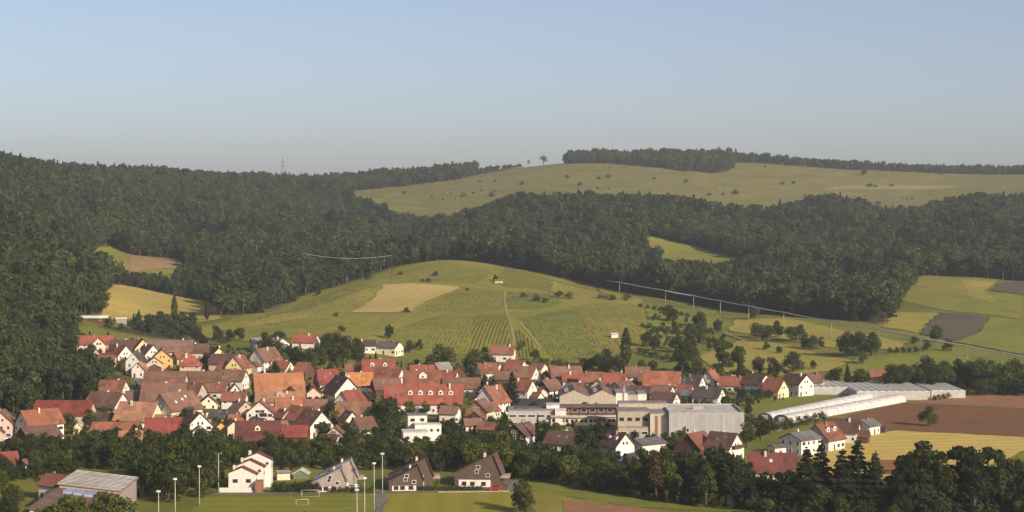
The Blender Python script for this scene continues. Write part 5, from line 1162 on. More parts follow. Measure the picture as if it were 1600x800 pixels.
x, y = ground(972, 720); r = empty('covered_pool', (x, y, H(x, y)), R(5)); tag(r, 'blue tarpaulin cover beside the little white garden house', 'cover')
box('tarpaulin', -1.9, 1.9, -1.4, 1.4, -.3, 1.5, 'tarp_blue', r); box('rim', -2.0, 2.0, -1.5, 1.5, 1.503, 1.6, 'frame_white', r)
x, y = ground(1049, 722); r = empty('parasol', (x, y, H(x, y))); tag(r, 'closed pale parasol standing in a garden', 'parasol')
tube('pole', [(0, 0, 0), (0, 0, 3.2)], .05, 'mast_metal', r); tube('canopy', [(0, 0, .9), (0, 0, 1.4), (0, 0, 2.4), (0, 0, 3.1)], [.22, .42, .3, .05], 'parasol_cloth', r, 8)
x, y = ground(66, 560); r = empty('hillside_post', (x, y, H(x, y))); tag(r, 'small white shrine-like post in the gap of the left wood', 'post')
box('shaft', -.7, .7, -.5, .5, -.5, 2.6, 'wall_white', r); link('cap', mesh('cap', [(-.9, -.7, 2.603), (.9, -.7, 2.603), (.9, .7, 2.603), (-.9, .7, 2.603), (0, 0, 3.3)], [(0, 3, 2, 1), (0, 1, 4), (1, 2, 4), (2, 3, 4), (3, 0, 4)], ('roof_tan',)), r)

# ------------------------------------------------------------------ pole line with its cables, and the far pylon
poles = []
names = ['leftmost pole of the line, by the hut track', 'second pole of the line from the hut', 'third pole of the line from the hut', 'fourth pole of the line, left of the round bush', 'pole of the line beside the round dark bush',
         'pole of the line right of the round bush', 'middle pole of the line before the dark wood', 'pole of the line left of the ploughed square', 'pole of the line below the ploughed square', 'pole of the line behind the greenhouse trees', 'rightmost pole of the line near the picture edge']
for px, nm in zip((968, 1040, 1084, 1126, 1170, 1225, 1300, 1372, 1440, 1513, 1568), names):
    hgt = 9.2; x, y = at_height(px, 437 + (px - 945) * .1835, hgt); z = H(x, y); r = empty('utility_pole', (x, y, z)); tag(r, 'pale ' + nm, 'pole', 'poles of the cable line')
    tube('shaft', [(0, 0, -.5), (0, 0, hgt * .5), (0, 0, hgt)], [.2, .17, .13], 'pole_pale', r); box('crossarm', -.9, .9, -.09, .09, hgt - .25, hgt - .05, 'frame_brown', r)
    for s in (-.7, .7): tube('insulator', [(s, 0, hgt - .05), (s, 0, hgt + .25)], .07, 'lamp_white', r)
    poles.append(Vector((x, y, z + hgt + .2)))
def cable(pts, sag, rad, label, off=0.0):
    P_ = []
    for i in range(len(pts) - 1):
        a, b_ = pts[i], pts[i + 1]
        for k in range(8 + (i == len(pts) - 2)):
            t_ = k / 8; q = a.lerp(b_, t_); q.z -= sag * 4 * t_ * (1 - t_); q.x += off * .4; q.y += off; P_.append(q)
    return tag(tube('cable', P_, rad, 'cable', None, 5), label, 'cable', 'overhead cables')
ext = [Vector(((942 - 800) / FOC * 1440, 1440, Zp(436.5, 1440)))] + poles + [poles[-1] + (poles[-1] - poles[-2]) * 2]
cable(ext, .35, .26, 'front overhead cable running along the pole line', -.7); cable(ext, .3, .26, 'rear overhead cable running along the pole line', .7)
x0, y0 = (474 - 800) / FOC * 1400, 1400; x1, y1 = (612 - 800) / FOC * 1430, 1430
sp = [Vector((x0, y0, Zp(396, y0))), Vector((x1, y1, Zp(399, y1)))]
for q, nm in zip(sp, ('wooden pole carrying the cable span, deep in the left forest', 'wooden pole carrying the cable span, by the vineyard hilltop')):
    r = empty('utility_pole', (q.x, q.y, H(q.x, q.y))); tag(r, nm, 'pole', 'forest poles'); zz = q.z - H(q.x, q.y)
    tube('shaft', [(0, 0, -.5), (0, 0, zz)], [.24, .13], 'bark', r); box('crossarm', -1.2, 1.2, -.1, .1, zz - .4, zz - .15, 'frame_brown', r)
cable(sp, 3.0, .1, 'sagging overhead cable in front of the dark forest')
# lattice pylon
xp, yp = (442 - 800) / FOC * 2780, 2780.0; zp = H(xp, yp); ht = Zp(246, yp) - zp
r = empty('pylon', (xp, yp, zp)); tag(r, 'lattice electricity pylon on the wooded skyline', 'pylon')
bars = []
lv = [(0, 3.4), (.25, 2.5), (.5, 1.7), (.7, 1.1), (.85, .8), (1.0, .25)]
for i in range(len(lv) - 1):
    (za, wa), (zb, wb) = lv[i], lv[i + 1]; za *= ht; zb *= ht
    for k in range(4):
        c = [(-1, -1), (1, -1), (1, 1), (-1, 1)]; a, b_ = c[k], c[(k + 1) % 4]
        bars.append(tube_vf([(a[0] * wa, a[1] * wa, za), (a[0] * wb, a[1] * wb, zb)], .2, 4)); bars.append(tube_vf([(a[0] * wa, a[1] * wa, za), (b_[0] * wb, b_[1] * wb, zb)], .11, 4)); bars.append(tube_vf([(b_[0] * wa, b_[1] * wa, za), (a[0] * wb, a[1] * wb, zb)], .11, 4))
link('lattice_frame', mesh('lattice_frame', *merge(bars), ('pylon',)), r)
for zf, hw in ((.70, 8), (.86, 6.5)): link('crossarm', mesh('crossarm', [(-hw, 0, zf * ht), (0, -.8, zf * ht - .3), (hw, 0, zf * ht), (0, .8, zf * ht - .3), (0, 0, zf * ht + 1.2)], [(0, 1, 4), (1, 2, 4), (2, 3, 4), (3, 0, 4), (0, 3, 2, 1)], ('pylon',)), r)

# ------------------------------------------------------------------ single trees and shrubs
ORD = 'first second third fourth fifth sixth seventh eighth ninth tenth eleventh twelfth thirteenth fourteenth fifteenth sixteenth seventeenth eighteenth nineteenth twentieth'.split()
def nth(i):
    if i < 20: return ORD[i]
    t_, u_ = divmod(i + 1, 10); w_ = ('twent', 'thirt', 'fort', 'fift')[t_ - 2]
    return w_ + 'ieth' if u_ == 0 else w_ + 'y-' + ORD[u_ - 1]
def clear_of_houses(x, y, rad):
    for fx_, fy_, fr, L, W, ar, _l in FOOT:
        dx, dy = x - fx_, y - fy_; u = dx * math.cos(ar) + dy * math.sin(ar); v_ = -dx * math.sin(ar) + dy * math.cos(ar)
        if abs(u) < L / 2 + rad and abs(v_) < W / 2 + rad: return False
    return True
def fill(poly, st, hmin, hmax, label, clear=1.5, clump=None):
    """uncountable low greenery between the single trees of a belt"""
    W = pxpoly(poly); x, y = jitter_grid(min(q[0] for q in W), max(q[0] for q in W), min(q[1] for q in W), max(q[1] for q in W), st); k = inside(W, x, y)
    if clump: k &= (fbm(x, y, 210, 21) + fbm(x, y, 80, 22) * .6) > clump
    k &= np.array([clear_of_houses(a, b_, clear) for a, b_ in zip(x, y)]); o = wood('undergrowth', x[k], y[k], label, hmin, hmax, .05); o['category'] = 'undergrowth'
# skyline and plateau
T(826, 261, 13, 'open', 'slender tree alone on the skyline, left of a wider one', wf=.6)
T(849, 260, 19, 'open', 'wide airy tree on the skyline left of the crowning wood', wf=1.15)
T(1350, 275, 15, 'broad', 'round dark tree standing alone under the skyline wood')
for px, py, w, lab in ((632, 303, 3, 'bush on the left end of the plateau meadow'), (722, 309, 3, 'small bush low on the left of the plateau meadow'), (768, 308, 5, 'broad bush at the lower plateau edge above the forest'),
                       (750, 285, 2.5, 'small reddish bush high on the left plateau meadow'), (815, 289, 4, 'bush below the two skyline trees'), (886, 279, 4, 'bush left of the darkest plateau thicket'), (906, 291, 4.5, 'bush just above the forest edge, middle plateau'),
                       (935, 281, 4, 'left bush of the dark plateau thicket'), (951, 279, 5, 'right bush of the dark plateau thicket'), (1022, 281, 3, 'small bush below the crowning wood'), (1072, 286, 4, 'low bush on the middle of the plateau meadow'),
                       (1108, 306, 3, 'left end bush of the lower plateau hedge'), (1130, 305, 3, 'middle bush of the lower plateau hedge'), (1149, 304, 5, 'right end bush of the lower plateau hedge'),
                       (1222, 289, 4, 'left half of the twin bush on the right plateau'), (1240, 288, 4, 'right half of the twin bush on the right plateau'), (1358, 293, 5, 'bush on the pale mown stripe, left one'), (1368, 293, 3, 'little bush on the pale mown stripe, right one'),
                       (1393, 292, 4, 'pale bush at the end of the mown stripe'), (1470, 273, 4, 'bush close under the skyline wood at the right'), (1372, 320, 4, 'bush at the lower right corner of the plateau meadow'), (1195, 262, 2.5, 'tiny bush under the skyline right of the crowning wood')):
    T(px, py, w * 1.3, 'shrub', lab, 'plateau bushes', wf=random.uniform(1.0, 1.5))
for i in range(9): T(752 + i * 8, 270 - i * .9, 4.5 - .25 * i, 'shrub', nth(i) + ' shrub from left on the skyline left of the two trees', 'thin skyline hedge', wf=.9)
fill([(600, 312), (650, 296), (760, 275), (880, 262), (1000, 262), (1130, 276), (1300, 275), (1440, 285), (1430, 318), (1300, 320), (1150, 314), (1000, 300), (850, 300), (720, 322)], 21, 1.4, 4.6, 'sparse scrub in loose patches on the plateau meadow', 1.5, 1.55)
# vineyard hill
T(608, 530, 8, 'broad', 'small tree right behind the solar roofed house')
for px, py, h_, kd, lab in ((457, 473, 6, 'shrub', 'bush on the left ridge of the vineyard hill'), (575, 437, 5, 'shrub', 'bush on the upper left ridge of the vineyard hill'), (626, 430, 3, 'shrub', 'small bush near the hilltop'), (660, 441, 2.5, 'shrub', 'tiny bush above the straw field'),
                            (680, 432, 4, 'shrub', 'bush beside the dark hut near the hilltop'), (774, 440, 5.5, 'broad', 'round bush beside the stone hut'), (635, 489, 3.5, 'shrub', 'dark bush at the lower corner of the straw field'),
                            (818, 466, 4, 'shrub', 'left bush of the thicket under the ridge'), (838, 472, 5, 'shrub', 'middle bush of the thicket under the ridge'), (852, 474, 4, 'shrub', 'lowest bush of the thicket under the ridge'),
                            (873, 466, 5, 'shrub', 'left half of the dense thicket under the ridge'), (889, 468, 5, 'shrub', 'right half of the dense thicket under the ridge'), (525, 495, 2.5, 'shrub', 'small bush on the left slope above the houses'), (534, 519, 3.5, 'shrub', 'bush just above the hill foot houses'),
                            (957, 470, 4, 'shrub', 'bush by the brown hut below the ridge'), (980, 470, 4.5, 'shrub', 'bush at the first poles of the line'), (1001, 481, 3, 'shrub', 'small bush at the right edge of the vineyards'), (730, 455, 2.2, 'shrub', 'tiny bush at the right tip of the straw field'), (497, 462, 4, 'shrub', 'bush at the forest edge on the left ridge'), (520, 447, 5, 'shrub', 'bigger bush at the forest edge on the left ridge')):
    T(px, py, h_, kd, lab, 'vineyard bushes', wf=random.uniform(.9, 1.2))
for nm_, (pa, pb), k_ in (('upper terrace hedge right of the vineyards', ((1012, 482), (1075, 496)), 7), ('middle terrace hedge right of the vineyards', ((1005, 512), (1062, 524)), 7), ('lower terrace hedge above the village houses', ((1000, 553), (1052, 566)), 7), ('hedge along the foot of the vineyard slope', ((845, 568), (905, 574)), 7)):
    for i in range(k_):
        T(pa[0] + (pb[0] - pa[0]) * i / (k_ - 1), pa[1] + (pb[1] - pa[1]) * i / (k_ - 1) + random.uniform(-1, 1), random.uniform(2.2, 4.2), random.choice(('shrub', 'shrub_light')), nth(i) + ' shrub from left in the ' + nm_, nm_, wf=1.15)
T(272, 503, 16, 'poplar', 'left poplar of two in the ripe yellow field')
T(323, 501, 12.5, 'poplar', 'right poplar of two at the end of the yellow field', wf=1.1)
T(285, 503, 5, 'tall', 'short thin tree right of the left poplar')
T(978, 573, 19, 'poplar', 'dark lone poplar at the foot of the vineyards', wf=1.15)
# meadow right of the vineyards
for px, py, h_, kd, lab, wf in ((1047, 503, 9, 'broad', 'round tree on the green meadow below the first poles', 1.1), (1093, 514, 9.5, 'broad', 'tall tree of the hedge row on the green meadow', 1.0), (1078, 532, 9, 'broad', 'tree in the middle of the meadow hedge', 1.0),
                                (1098, 524, 7, 'broad', 'smaller tree behind the meadow hedge', 1.0), (1122, 520, 7, 'broad', 'tree at the upper end of the meadow hedge', 1.0), (1012, 543, 8, 'broad', 'slanting bushy tree right of the lone poplar', .9), (1024, 549, 7, 'broad', 'lower tree right of the lone poplar', .9),
                                (1062, 552, 8, 'broad', 'tree left below the meadow hedge', 1.1), (1080, 545, 7, 'broad', 'bushy tree below the meadow hedge', 1.2), (1180, 500, 7.5, 'broad', 'round dark bush touching the cables', 1.0),
                                (1070, 583, 13, 'broad', 'big tree behind the dark roof right of the orange-red barn', .9), (1130, 588, 14, 'tall', 'left tree of a tall pair behind the red bungalow', 1.1), (1154, 586, 14, 'tall', 'right tree of a tall pair behind the red bungalow', .9),
                                (1183, 529, 8, 'broad', 'left tree of the meadow thicket by the cables', 1.0), (1200, 535, 9, 'broad', 'second tree of the meadow thicket by the cables', 1.0), (1216, 528, 9, 'broad', 'third tree of the meadow thicket by the cables', 1.0), (1236, 535, 8, 'broad', 'fourth tree of the meadow thicket by the cables', 1.0), (1250, 533, 8, 'broad', 'right tree of the meadow thicket by the cables', 1.0),
                                (1198, 548, 4, 'broad', 'small fruit tree on the dry meadow, left one', 1.0), (1218, 553, 3.5, 'broad', 'small fruit tree on the dry meadow, right one', 1.0), (1258, 546, 6, 'broad', 'left tree of a close pair on the dry meadow', .9), (1270, 548, 7, 'broad', 'right tree of a close pair on the dry meadow', .9), (1284, 546, 6.5, 'tall', 'slim tree right of the close pair', 1.0),
                                (1325, 558, 12, 'broad', 'left half of the big dark clump on the meadow', 1.1), (1342, 557, 12, 'broad', 'middle of the big dark clump on the meadow', 1.0), (1362, 556, 11.5, 'broad', 'right half of the big dark clump on the meadow', 1.1), (1350, 570, 6, 'light', 'paler small tree in front of the big dark clump', 1.0),
                                (1463, 535, 9, 'broad', 'tree before the ploughed square', 1.1), (1430, 539, 5, 'broad', 'small tree left of the ploughed square', 1.0), (1482, 550, 5.5, 'broad', 'small tree right of the hedge by the poles', 1.0), (1450, 549, 4.5, 'broad', 'tree at the right end of the low hedge', 1.0),
                                (1272, 578, 4, 'broad', 'lone small tree behind the right white gable', .9), (1452, 667, 7.0, 'broad', 'lone tree in the brown ploughed field', 1.0),
                                (1325, 606, 10, 'conifer', 'slender conifer left of the larger glasshouse', 1.0), (1305, 604, 8, 'broad', 'round tree left of the slender conifer', 1.0), (1345, 603, 7, 'broad', 'round tree behind the smaller glasshouse end', 1.2),
                                (1186, 584, 8, 'broad', 'tree behind the left white gable', 1.0), (1210, 588, 8, 'broad', 'tree between the two white gables', 1.0), (1240, 583, 9, 'broad', 'tree behind the right white gable', 1.1), (1160, 595, 6, 'broad', 'bush behind the red bungalow', 1.1)):
    T(px, py, h_ * 1.12, kd, lab, None, wf * 1.12)
for i in range(6): T(1392 + i * 10, 553 - i * .4, 3.2, 'shrub', nth(i) + ' shrub from left of the low hedge below the pole line', 'low meadow hedge', wf=.8)
for i in range(7): T(1092 + i * 8, 532 + i * 2.4, 4.0, 'shrub', nth(i) + ' shrub from left of the slanting hedge on the green meadow', 'slanting meadow hedge', wf=.8)
for i in range(8): T(1462 + i * 7, 627 - i * 1.3, 2.6, 'shrub', nth(i) + ' shrub from left of the hedge in front of the glasshouse end', 'glasshouse hedge', wf=.8)
for i in range(9): T(1190 + i * 12, 681 - i * 2.6, 4, 'shrub', nth(i) + ' shrub from left of the hedge behind the row of field houses', 'hedge behind the field houses', wf=.8)
for i, px in enumerate((1395, 1412, 1430, 1448, 1462, 1480, 1497, 1515, 1533, 1552, 1570, 1588, 1606, 1630)): T(px, 604 + random.uniform(-3, 9), random.uniform(11, 15), 'broad', nth(i) + ' tree from left of the dark row behind the glasshouses', 'dark tree row behind the glasshouses')
for i in range(8): T(1530 + i * 14, 617, 7, 'broad', nth(i) + ' low tree from left at the right of the glasshouses', 'low trees right of the glasshouses', wf=1.2)
# trees within the village (foot, height, kind)
VT = ((690, 580, 14, 'broad', 'great round dark tree behind the red roofs', 1.1), (672, 586, 10, 'broad', 'tree left of the great round dark tree', 1.0), (741, 584, 12, 'broad', 'dark spreading tree beside the vivid orange slope', 1.15), (762, 574, 7, 'broad', 'tree below the red-brown house at the vineyard', 1.0),
      (800, 640, 16, 'conifer', 'dark conifer left of the tall balcony house', 1.2), (758, 616, 9, 'broad', 'tree behind the gabled balcony house', 1.0), (738, 618, 10, 'broad', 'dark tree at the right end of the five-dormer roof', 1.0),
      (624, 600, 6, 'broad', 'small dark tree between red roofs', 1.0), (836, 566, 7, 'broad', 'tree at the vineyard foot right of the pale tan roof', 1.0), (205, 549, 7, 'copper', 'copper-leaved tree among the upper left houses', .9), (168, 546, 9, 'conifer', 'conifer in front of the red cross-gabled house', 1.1),
      (322, 568, 5, 'broad', 'bush right of the red hipped roof', 1.1), (264, 560, 6, 'broad', 'tree beside the orange gabled house', 1.0), (262, 575, 6, 'shrub', 'dark hedge below the orange gabled house', .8), (235, 600, 5, 'broad', 'bush beside the rear brown barn', 1.1), (228, 636, 5, 'broad', 'tree left of the pale cream gable', 1.1),
      (430, 592, 8, 'broad', 'tree right of the big lone white gable', .8), (395, 580, 9, 'broad', 'tree under the big lone white gable', 1.0), (440, 576, 8, 'light', 'paler tree right of the lone white gable', 1.0),
      (608, 672, 11, 'broad', 'great tree left of the white modern villa', 1.1), (590, 668, 10, 'broad', 'tree behind the small brown-roofed cream house', 1.0), (640, 654, 7, 'light', 'light green tree under the five-dormer roof', 1.1), (665, 650, 6, 'light', 'light green tree behind the white villa', 1.1), (690, 652, 6, 'broad', 'tree right behind the white villa', 1.1),
      (712, 660, 8, 'broad', 'tree left of the timber chalet', 1.0), (706, 680, 6, 'broad', 'tree right of the white villa', 1.1), (788, 690, 9, 'broad', 'tree left of the dark timber house', .9), (840, 704, 12, 'conifer', 'slim conifer right of the dark timber house', .55), (856, 700, 9, 'broad', 'tree before the curved terrace building', 1.1), (868, 692, 7, 'light', 'low light tree before the school', 1.1),
      (936, 712, 13, 'conifer', 'broad conifer before the curved terrace building', 1.4), (918, 722, 11, 'broad', 'tree right of the wide dark brown roof', 1.0), (1052, 706, 7, 'light', 'light bush before the modern white house', 1.0), (1064, 700, 6, 'light', 'light bush left of the dark timber gable', 1.2), (1098, 630, 7, 'broad', 'tree left of the green lawn, behind the grey hall', 1.2), (1160, 626, 6, 'broad', 'round bush at the upper corner of the green lawn', 1.1),
      (1130, 632, 5, 'broad', 'bush between white gable and grey hall', 1.2), (1170, 650, 5, 'broad', 'bush at the right corner of the grey hall', 1.0), (1172, 668, 6, 'light', 'light bush below the grey hall corner', 1.0), (1168, 700, 9, 'broad', 'tree right of the hall corner house', 1.1), (1190, 690, 9, 'broad', 'tree behind the large dark red roof', 1.1), (1203, 680, 6, 'broad', 'bush at the yard before the tunnels', 1.2),
      (1140, 575, 6, 'shrub', 'hedge bush behind the red bungalow', .9), (900, 590, 7, 'broad', 'tree behind the small red roof', 1.0), (935, 586, 11, 'broad', 'dark tree left of the lone poplar foot', 1.1), (950, 582, 12, 'broad', 'dark tree right behind the bright red roof', 1.0), (968, 588, 10, 'broad', 'dark tree at the foot of the lone poplar', 1.0), (915, 584, 8, 'broad', 'tree in the gap left of the red-brown roof', 1.0),
      (1020, 588, 8, 'broad', 'tree behind the large orange-red barn', 1.0), (1004, 583, 7, 'light', 'light tree between brown and orange-red roofs', 1.0), (1090, 588, 9, 'broad', 'tree behind the narrow steep red-brown house', 1.0), (910, 600, 6, 'broad', 'bush below the small red roof', 1.1), (836, 610, 5, 'broad', 'bush right of the tall balcony house', 1.1), (992, 608, 5, 'broad', 'small garden tree left of the orange-red barn', 1.0),
      (655, 548, 6, 'broad', 'tree on the meadow behind the great round tree', .9), (640, 552, 7, 'broad', 'tree right of the solar roofed house', 1.0), (560, 560, 9, 'broad', 'tree left of the two-dormer red roof', 1.0), (815, 548, 5, 'shrub', 'bush beside the red-brown vineyard house', .8), (757, 556, 5, 'broad', 'bush left of the red-brown vineyard house', 1.0),
      (520, 655, 7, 'broad', 'tree right of the white balcony gable', 1.2), (505, 640, 6, 'broad', 'bush behind the white balcony gable', 1.1), (290, 668, 8, 'broad', 'tree between crimson barn and white gable', 1.1), (352, 680, 6, 'broad', 'bush left of the timber farmhouse', 1.2), (392, 690, 6, 'broad', 'tree before the timber farmhouse', 1.2), (440, 700, 5, 'tall', 'thin small tree before the red timber barn', .9),
      (140, 672, 8, 'broad', 'tree right of the tiny yellow hut', 1.1), (106, 680, 8, 'broad', 'tree left of the tiny yellow hut', 1.1), (160, 660, 6, 'light', 'light bush at the cream wall', 1.0), (30, 628, 6, 'light', 'light tree behind the orange-red roofed white house', 1.1), (104, 652, 4, 'shrub', 'hedge below the crimson barn', .6), (180, 696, 6.5, 'broad', 'tree below the orange-brown shed', 1.1),
      (208, 694, 7, 'broad', 'tree left below the steep crimson barn', 1.1), (238, 696, 6, 'broad', 'tree right before the steep crimson barn', 1.1), (1316, 690, 4, 'shrub', 'bush before the third field house', .8), (1350, 678, 4, 'shrub', 'bush before the last field house', .8), (1298, 692, 3, 'shrub', 'bush before the dormered field house', .8), (1258, 710, 3, 'shrub', 'bush before the slate-roofed field house', .8),
      (814, 800, 8.5, 'broad', 'tall hedge tree at the corner of the sports ground', .75), (820, 806, 7.5, 'broad', 'lower hedge tree right beside the sports ground corner one', .8), (873, 757, 5.5, 'light', 'small pale green tree at the edge of the green strip', .8), (1026, 785, 15, 'reddish', 'reddish-brown leaved tree in the belt', .8), (1050, 784, 11, 'light', 'light green tree right of the reddish one', 1.0), (1010, 780, 14, 'tall', 'tall tree left of the reddish one', 1.0))
for px, py, h_, kd, lab, wf in VT: T(px, py, h_, kd, lab, None, wf)
def belt(poly, n, hr, kinds, label, group, wfr=(.9, 1.2), gap=4.2, clear=2.0):
    """trees set at random inside a picture-side area on the ground, kept off each other and off the buildings"""
    W = pxpoly(poly); xs = [q[0] for q in W]; ys = [q[1] for q in W]; got = []; tries = 0
    while len(got) < n and tries < n * 60:
        tries += 1; x, y = random.uniform(min(xs), max(xs)), random.uniform(min(ys), max(ys))
        if not inside(W, np.array([x]), np.array([y]))[0]: continue
        if any((x - a) ** 2 + (y - b_) ** 2 < gap ** 2 for a, b_ in got) or not clear_of_houses(x, y, clear): continue
        got.append((x, y))
    got.sort(key=lambda q: q[0] / q[1]); place_ = label.split(' ', 1)[1]
    for i, (x, y) in enumerate(got):
        hh = random.uniform(*hr); kd = random.choice(kinds); f_ = (hh - hr[0]) / (hr[1] - hr[0])
        lb = ('low' if f_ < .33 else 'tall' if f_ > .67 else 'mid-height') + {'broad': ' dark green', 'light': ' light green', 'tall': ' slim green', 'conifer': ' dark conifer', 'dark': ' blackish green', 'darktall': ' slim blackish green'}[kd] + ' tree, ' + nth(i) + ' from left ' + place_
        tree(x, y, hh, kd, lb, group, random.uniform(*wfr))
belt([(375, 560), (400, 545), (470, 540), (560, 548), (560, 568), (480, 576), (385, 574)], 20, (7, 10.5), ['broad'], 'tree in the dark clump behind the village', 'dark clump behind the village')
belt([(300, 533), (380, 528), (400, 540), (320, 545)], 7, (6, 9), ['broad'], 'tree in the clump above the yellow gables', 'clump above the yellow gables')
belt([(0, 745), (0, 715), (60, 702), (130, 700), (150, 735), (90, 760)], 14, (5.5, 8), ['broad', 'broad', 'light'], 'tree in the group above the sports hall', 'trees above the sports hall', (1.0, 1.25), 5)
belt([(-10, 815), (-10, 775), (24, 775), (30, 815)], 5, (6, 9), ['broad', 'light'], 'tree at the corner left of the sports hall', 'lower left corner trees', (1.0, 1.25), 5)
belt([(130, 735), (150, 702), (270, 708), (340, 702), (340, 745), (210, 742)], 20, (7, 10.5), ['broad', 'broad', 'tall'], 'tree in the belt behind the left floodlights', 'dark belt behind the floodlights', (1.0, 1.25), 5)
belt([(215, 790), (215, 745), (340, 745), (335, 772), (300, 795), (230, 803)], 14, (8, 14), ['broad'], 'tree in the mass right of the sports hall', 'dark mass right of the sports hall', (1.0, 1.2), 5)
belt([(345, 728), (345, 710), (400, 706), (520, 708), (610, 710), (630, 735), (560, 732), (430, 732)], 26, (4.5, 7.5), ['broad', 'broad', 'light'], 'tree in the belt behind the pitch houses', 'belt behind the pitch houses', (1.0, 1.3), 4.5)
belt([(500, 690), (530, 660), (590, 672), (630, 700), (600, 704), (520, 702)], 10, (4.5, 7), ['broad', 'light'], 'tree in the gardens left of the white villa', 'garden trees left of the villa', (1.0, 1.2), 4.5)
belt([(632, 740), (640, 724), (690, 716), (790, 714), (800, 748), (700, 740)], 22, (7, 11.5), ['broad', 'broad', 'light'], 'tree in the belt behind the shingled houses', 'tall belt behind the shingled houses', (1.0, 1.2), 5)
belt([(800, 750), (800, 732), (860, 730), (930, 744), (1000, 750), (1005, 784), (930, 770), (860, 757)], 26, (6, 9.5), ['broad', 'broad', 'light', 'tall'], 'tree in the belt above the green strip', 'belt above the green strip', (1.0, 1.25), 4.8)
belt([(1005, 785), (1000, 752), (1080, 750), (1170, 760), (1185, 802), (1100, 796)], 20, (9, 13.5), ['dark', 'conifer', 'tall'], 'tree in the belt below the hall corner house', 'belt below the hall corner house', (1.0, 1.2), 5)
belt([(1165, 796), (1165, 776), (1255, 778), (1260, 804), (1180, 802)], 10, (6, 9), ['dark'], 'tree in the thicket before the dark red roof', 'thicket before the dark red roof', (1.0, 1.25), 4.5)
belt([(1270, 812), (1270, 790), (1640, 785), (1640, 812)], 16, (9, 14), ['dark', 'darktall', 'conifer'], 'tree in the row along the lower right edge', 'foot of the foreground row', (1.0, 1.3), 5.5)
fill([(345, 736), (345, 702), (430, 700), (620, 702), (640, 738)], 3.6, 2.4, 4.6, 'low bushes and garden greenery in the belt behind the pitch houses')
fill([(0, 760), (0, 700), (140, 694), (345, 700), (342, 748), (215, 790), (205, 735), (110, 740)], 3.8, 2.5, 5, 'low bushes and garden greenery above and beside the sports hall')
fill([(560, 700), (590, 672), (720, 668), (800, 700), (800, 742), (640, 738)], 4, 2.2, 4.2, 'low bushes between the white villa and the shingled houses')
fill([(800, 750), (800, 706), (930, 716), (1080, 712), (1165, 720), (1185, 803), (1100, 797), (1000, 784), (920, 769), (860, 757)], 3.6, 2.5, 5, 'low bushes filling the tree belt above the green strip')
fill([(1165, 806), (1165, 770), (1262, 768), (1300, 780), (1640, 775), (1640, 814), (1200, 812)], 3.4, 2.5, 6, 'dark undergrowth at the foot of the foreground trees')
for px, py, h_, kd, wf, lab in ((1262, 803, 18.5, 'conifer', 1.25, 'first tall conifer of the foreground row, nearest the red roof'), (1284, 798, 19, 'conifer', 1.1, 'second tall conifer of the foreground row'), (1318, 804, 17.5, 'conifer', 1.3, 'stout conifer before the grain field'), (1341, 800, 19.5, 'conifer', 1.2, 'tallest spired conifer before the grain field'), (1369, 803, 17.5, 'conifer', 1.1, 'slim conifer right of the spired one'),
                                (1400, 806, 12, 'darktall', 1.2, 'low tree in the gap showing a reddish roof'), (1426, 803, 18, 'dark', .8, 'left shoulder tree of the big foreground clump'), (1446, 800, 19.5, 'darktall', 1.3, 'spiky topped tree of the big foreground clump'), (1470, 805, 17.5, 'dark', .85, 'rounded tree in the middle of the foreground clump'), (1498, 800, 19.5, 'darktall', 1.4, 'paler tall tree of the big foreground clump'), (1522, 804, 18.5, 'dark', .85, 'dark broad tree of the big foreground clump'), (1547, 800, 19.5, 'darktall', 1.3, 'pointed tree near the right end of the clump'), (1568, 806, 17, 'dark', .8, 'drooping tree near the right end of the clump'), (1592, 806, 15.5, 'dark', .8, 'last rounded tree at the right picture edge'), (1622, 806, 15, 'dark', .8, 'tree just beyond the right picture edge'),
                                (1235, 803, 12, 'dark', .9, 'round tree left of the first tall conifer'), (1118, 785, 16, 'dark', .9, 'big dark tree left below the dark red roof'), (1145, 790, 14, 'dark', .95, 'dark tree between the belt and the red roof'), (1095, 784, 14, 'conifer', 1.3, 'conifer left of the big dark tree')):
    T(px, py, h_, kd, lab, 'tall foreground trees', wf * (1.25 if kd == 'conifer' else 1.1))
for i in range(26): T(605 + i * 5.2 if i < 12 else 668 + (i - 12) * 6.4, 769, 1.5, 'shrub', nth(i) + ' clipped shrub from left of the hedge along the sports ground', 'hedge along the sports ground', wf=.8)
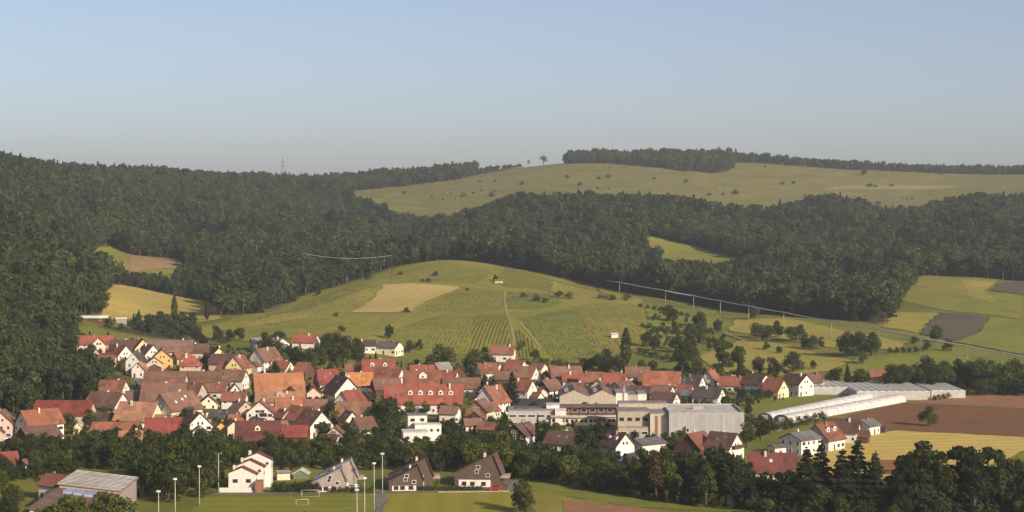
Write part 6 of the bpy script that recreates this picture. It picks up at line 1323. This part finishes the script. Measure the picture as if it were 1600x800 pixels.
for i in range(9): T(428 + i * 8, 771, 3.2, 'shrub', nth(i) + ' shrub from left of the tall hedge right of the white terrace', 'hedge right of the terrace', wf=.75)
for i in range(7): T(520 + i * 10, 771, 2.0, 'shrub', nth(i) + ' shrub from left of the hedge before the pale grey house', 'hedge before the pale grey house', wf=.8)

for i, (px, hh) in enumerate(((60, 8), (78, 9), (94, 11), (110, 12), (126, 11), (146, 10.5), (164, 12.5), (180, 12), (196, 11))): T(px, 848, hh, 'light', nth(i) + ' leafy tree from left in front of the sports hall roof', 'trees before the sports hall', 1.0)
fill([(0, 690), (20, 645), (140, 600), (220, 560), (300, 545), (400, 555), (560, 560), (700, 575), (830, 570), (1000, 582), (1280, 592), (1290, 612), (1150, 640), (1160, 700), (1000, 715), (780, 705), (640, 690), (330, 700), (130, 695)], 6.5, 1.6, 4.6, 'garden bushes and small trees scattered between the village houses', .8)
fill([(1385, 606), (1400, 596), (1640, 598), (1640, 622), (1530, 620), (1515, 606)], 4.5, 3, 7, 'dense green growth around the tree row behind the glasshouses')
fill([(1018, 540), (1010, 500), (1060, 500), (1130, 520), (1150, 545), (1090, 556)], 10, 2.5, 6.5, 'rough bushes on the green meadow right of the vineyards')

# ------------------------------------------------------------------ haze
v, f = box_vf(-4700, 4700, -1700, 7700, -4, 240)
m = bpy.data.materials.new('haze'); m.use_nodes = True; t = m.node_tree
for nd in list(t.nodes):
    if nd.type == 'BSDF_PRINCIPLED': t.nodes.remove(nd)
pv_ = t.nodes.new('ShaderNodeVolumePrincipled'); pv_.inputs['Color'].default_value = (.88, .94, 1.0, 1); pv_.inputs['Density'].default_value = .000085; pv_.inputs['Anisotropy'].default_value = .2
t.links.new(pv_.outputs[0], t.nodes['Material Output'].inputs['Volume'])
hm = bpy.data.meshes.new('haze'); hm.from_pydata(v, [], f); hm.materials.append(m); tag(link('haze', hm), 'thin blue summer haze over the valley', kind='stuff')
#print('trees', len(TREE_SPOTS), 'houses', len(FOOT), 'objects', len(bpy.data.objects))
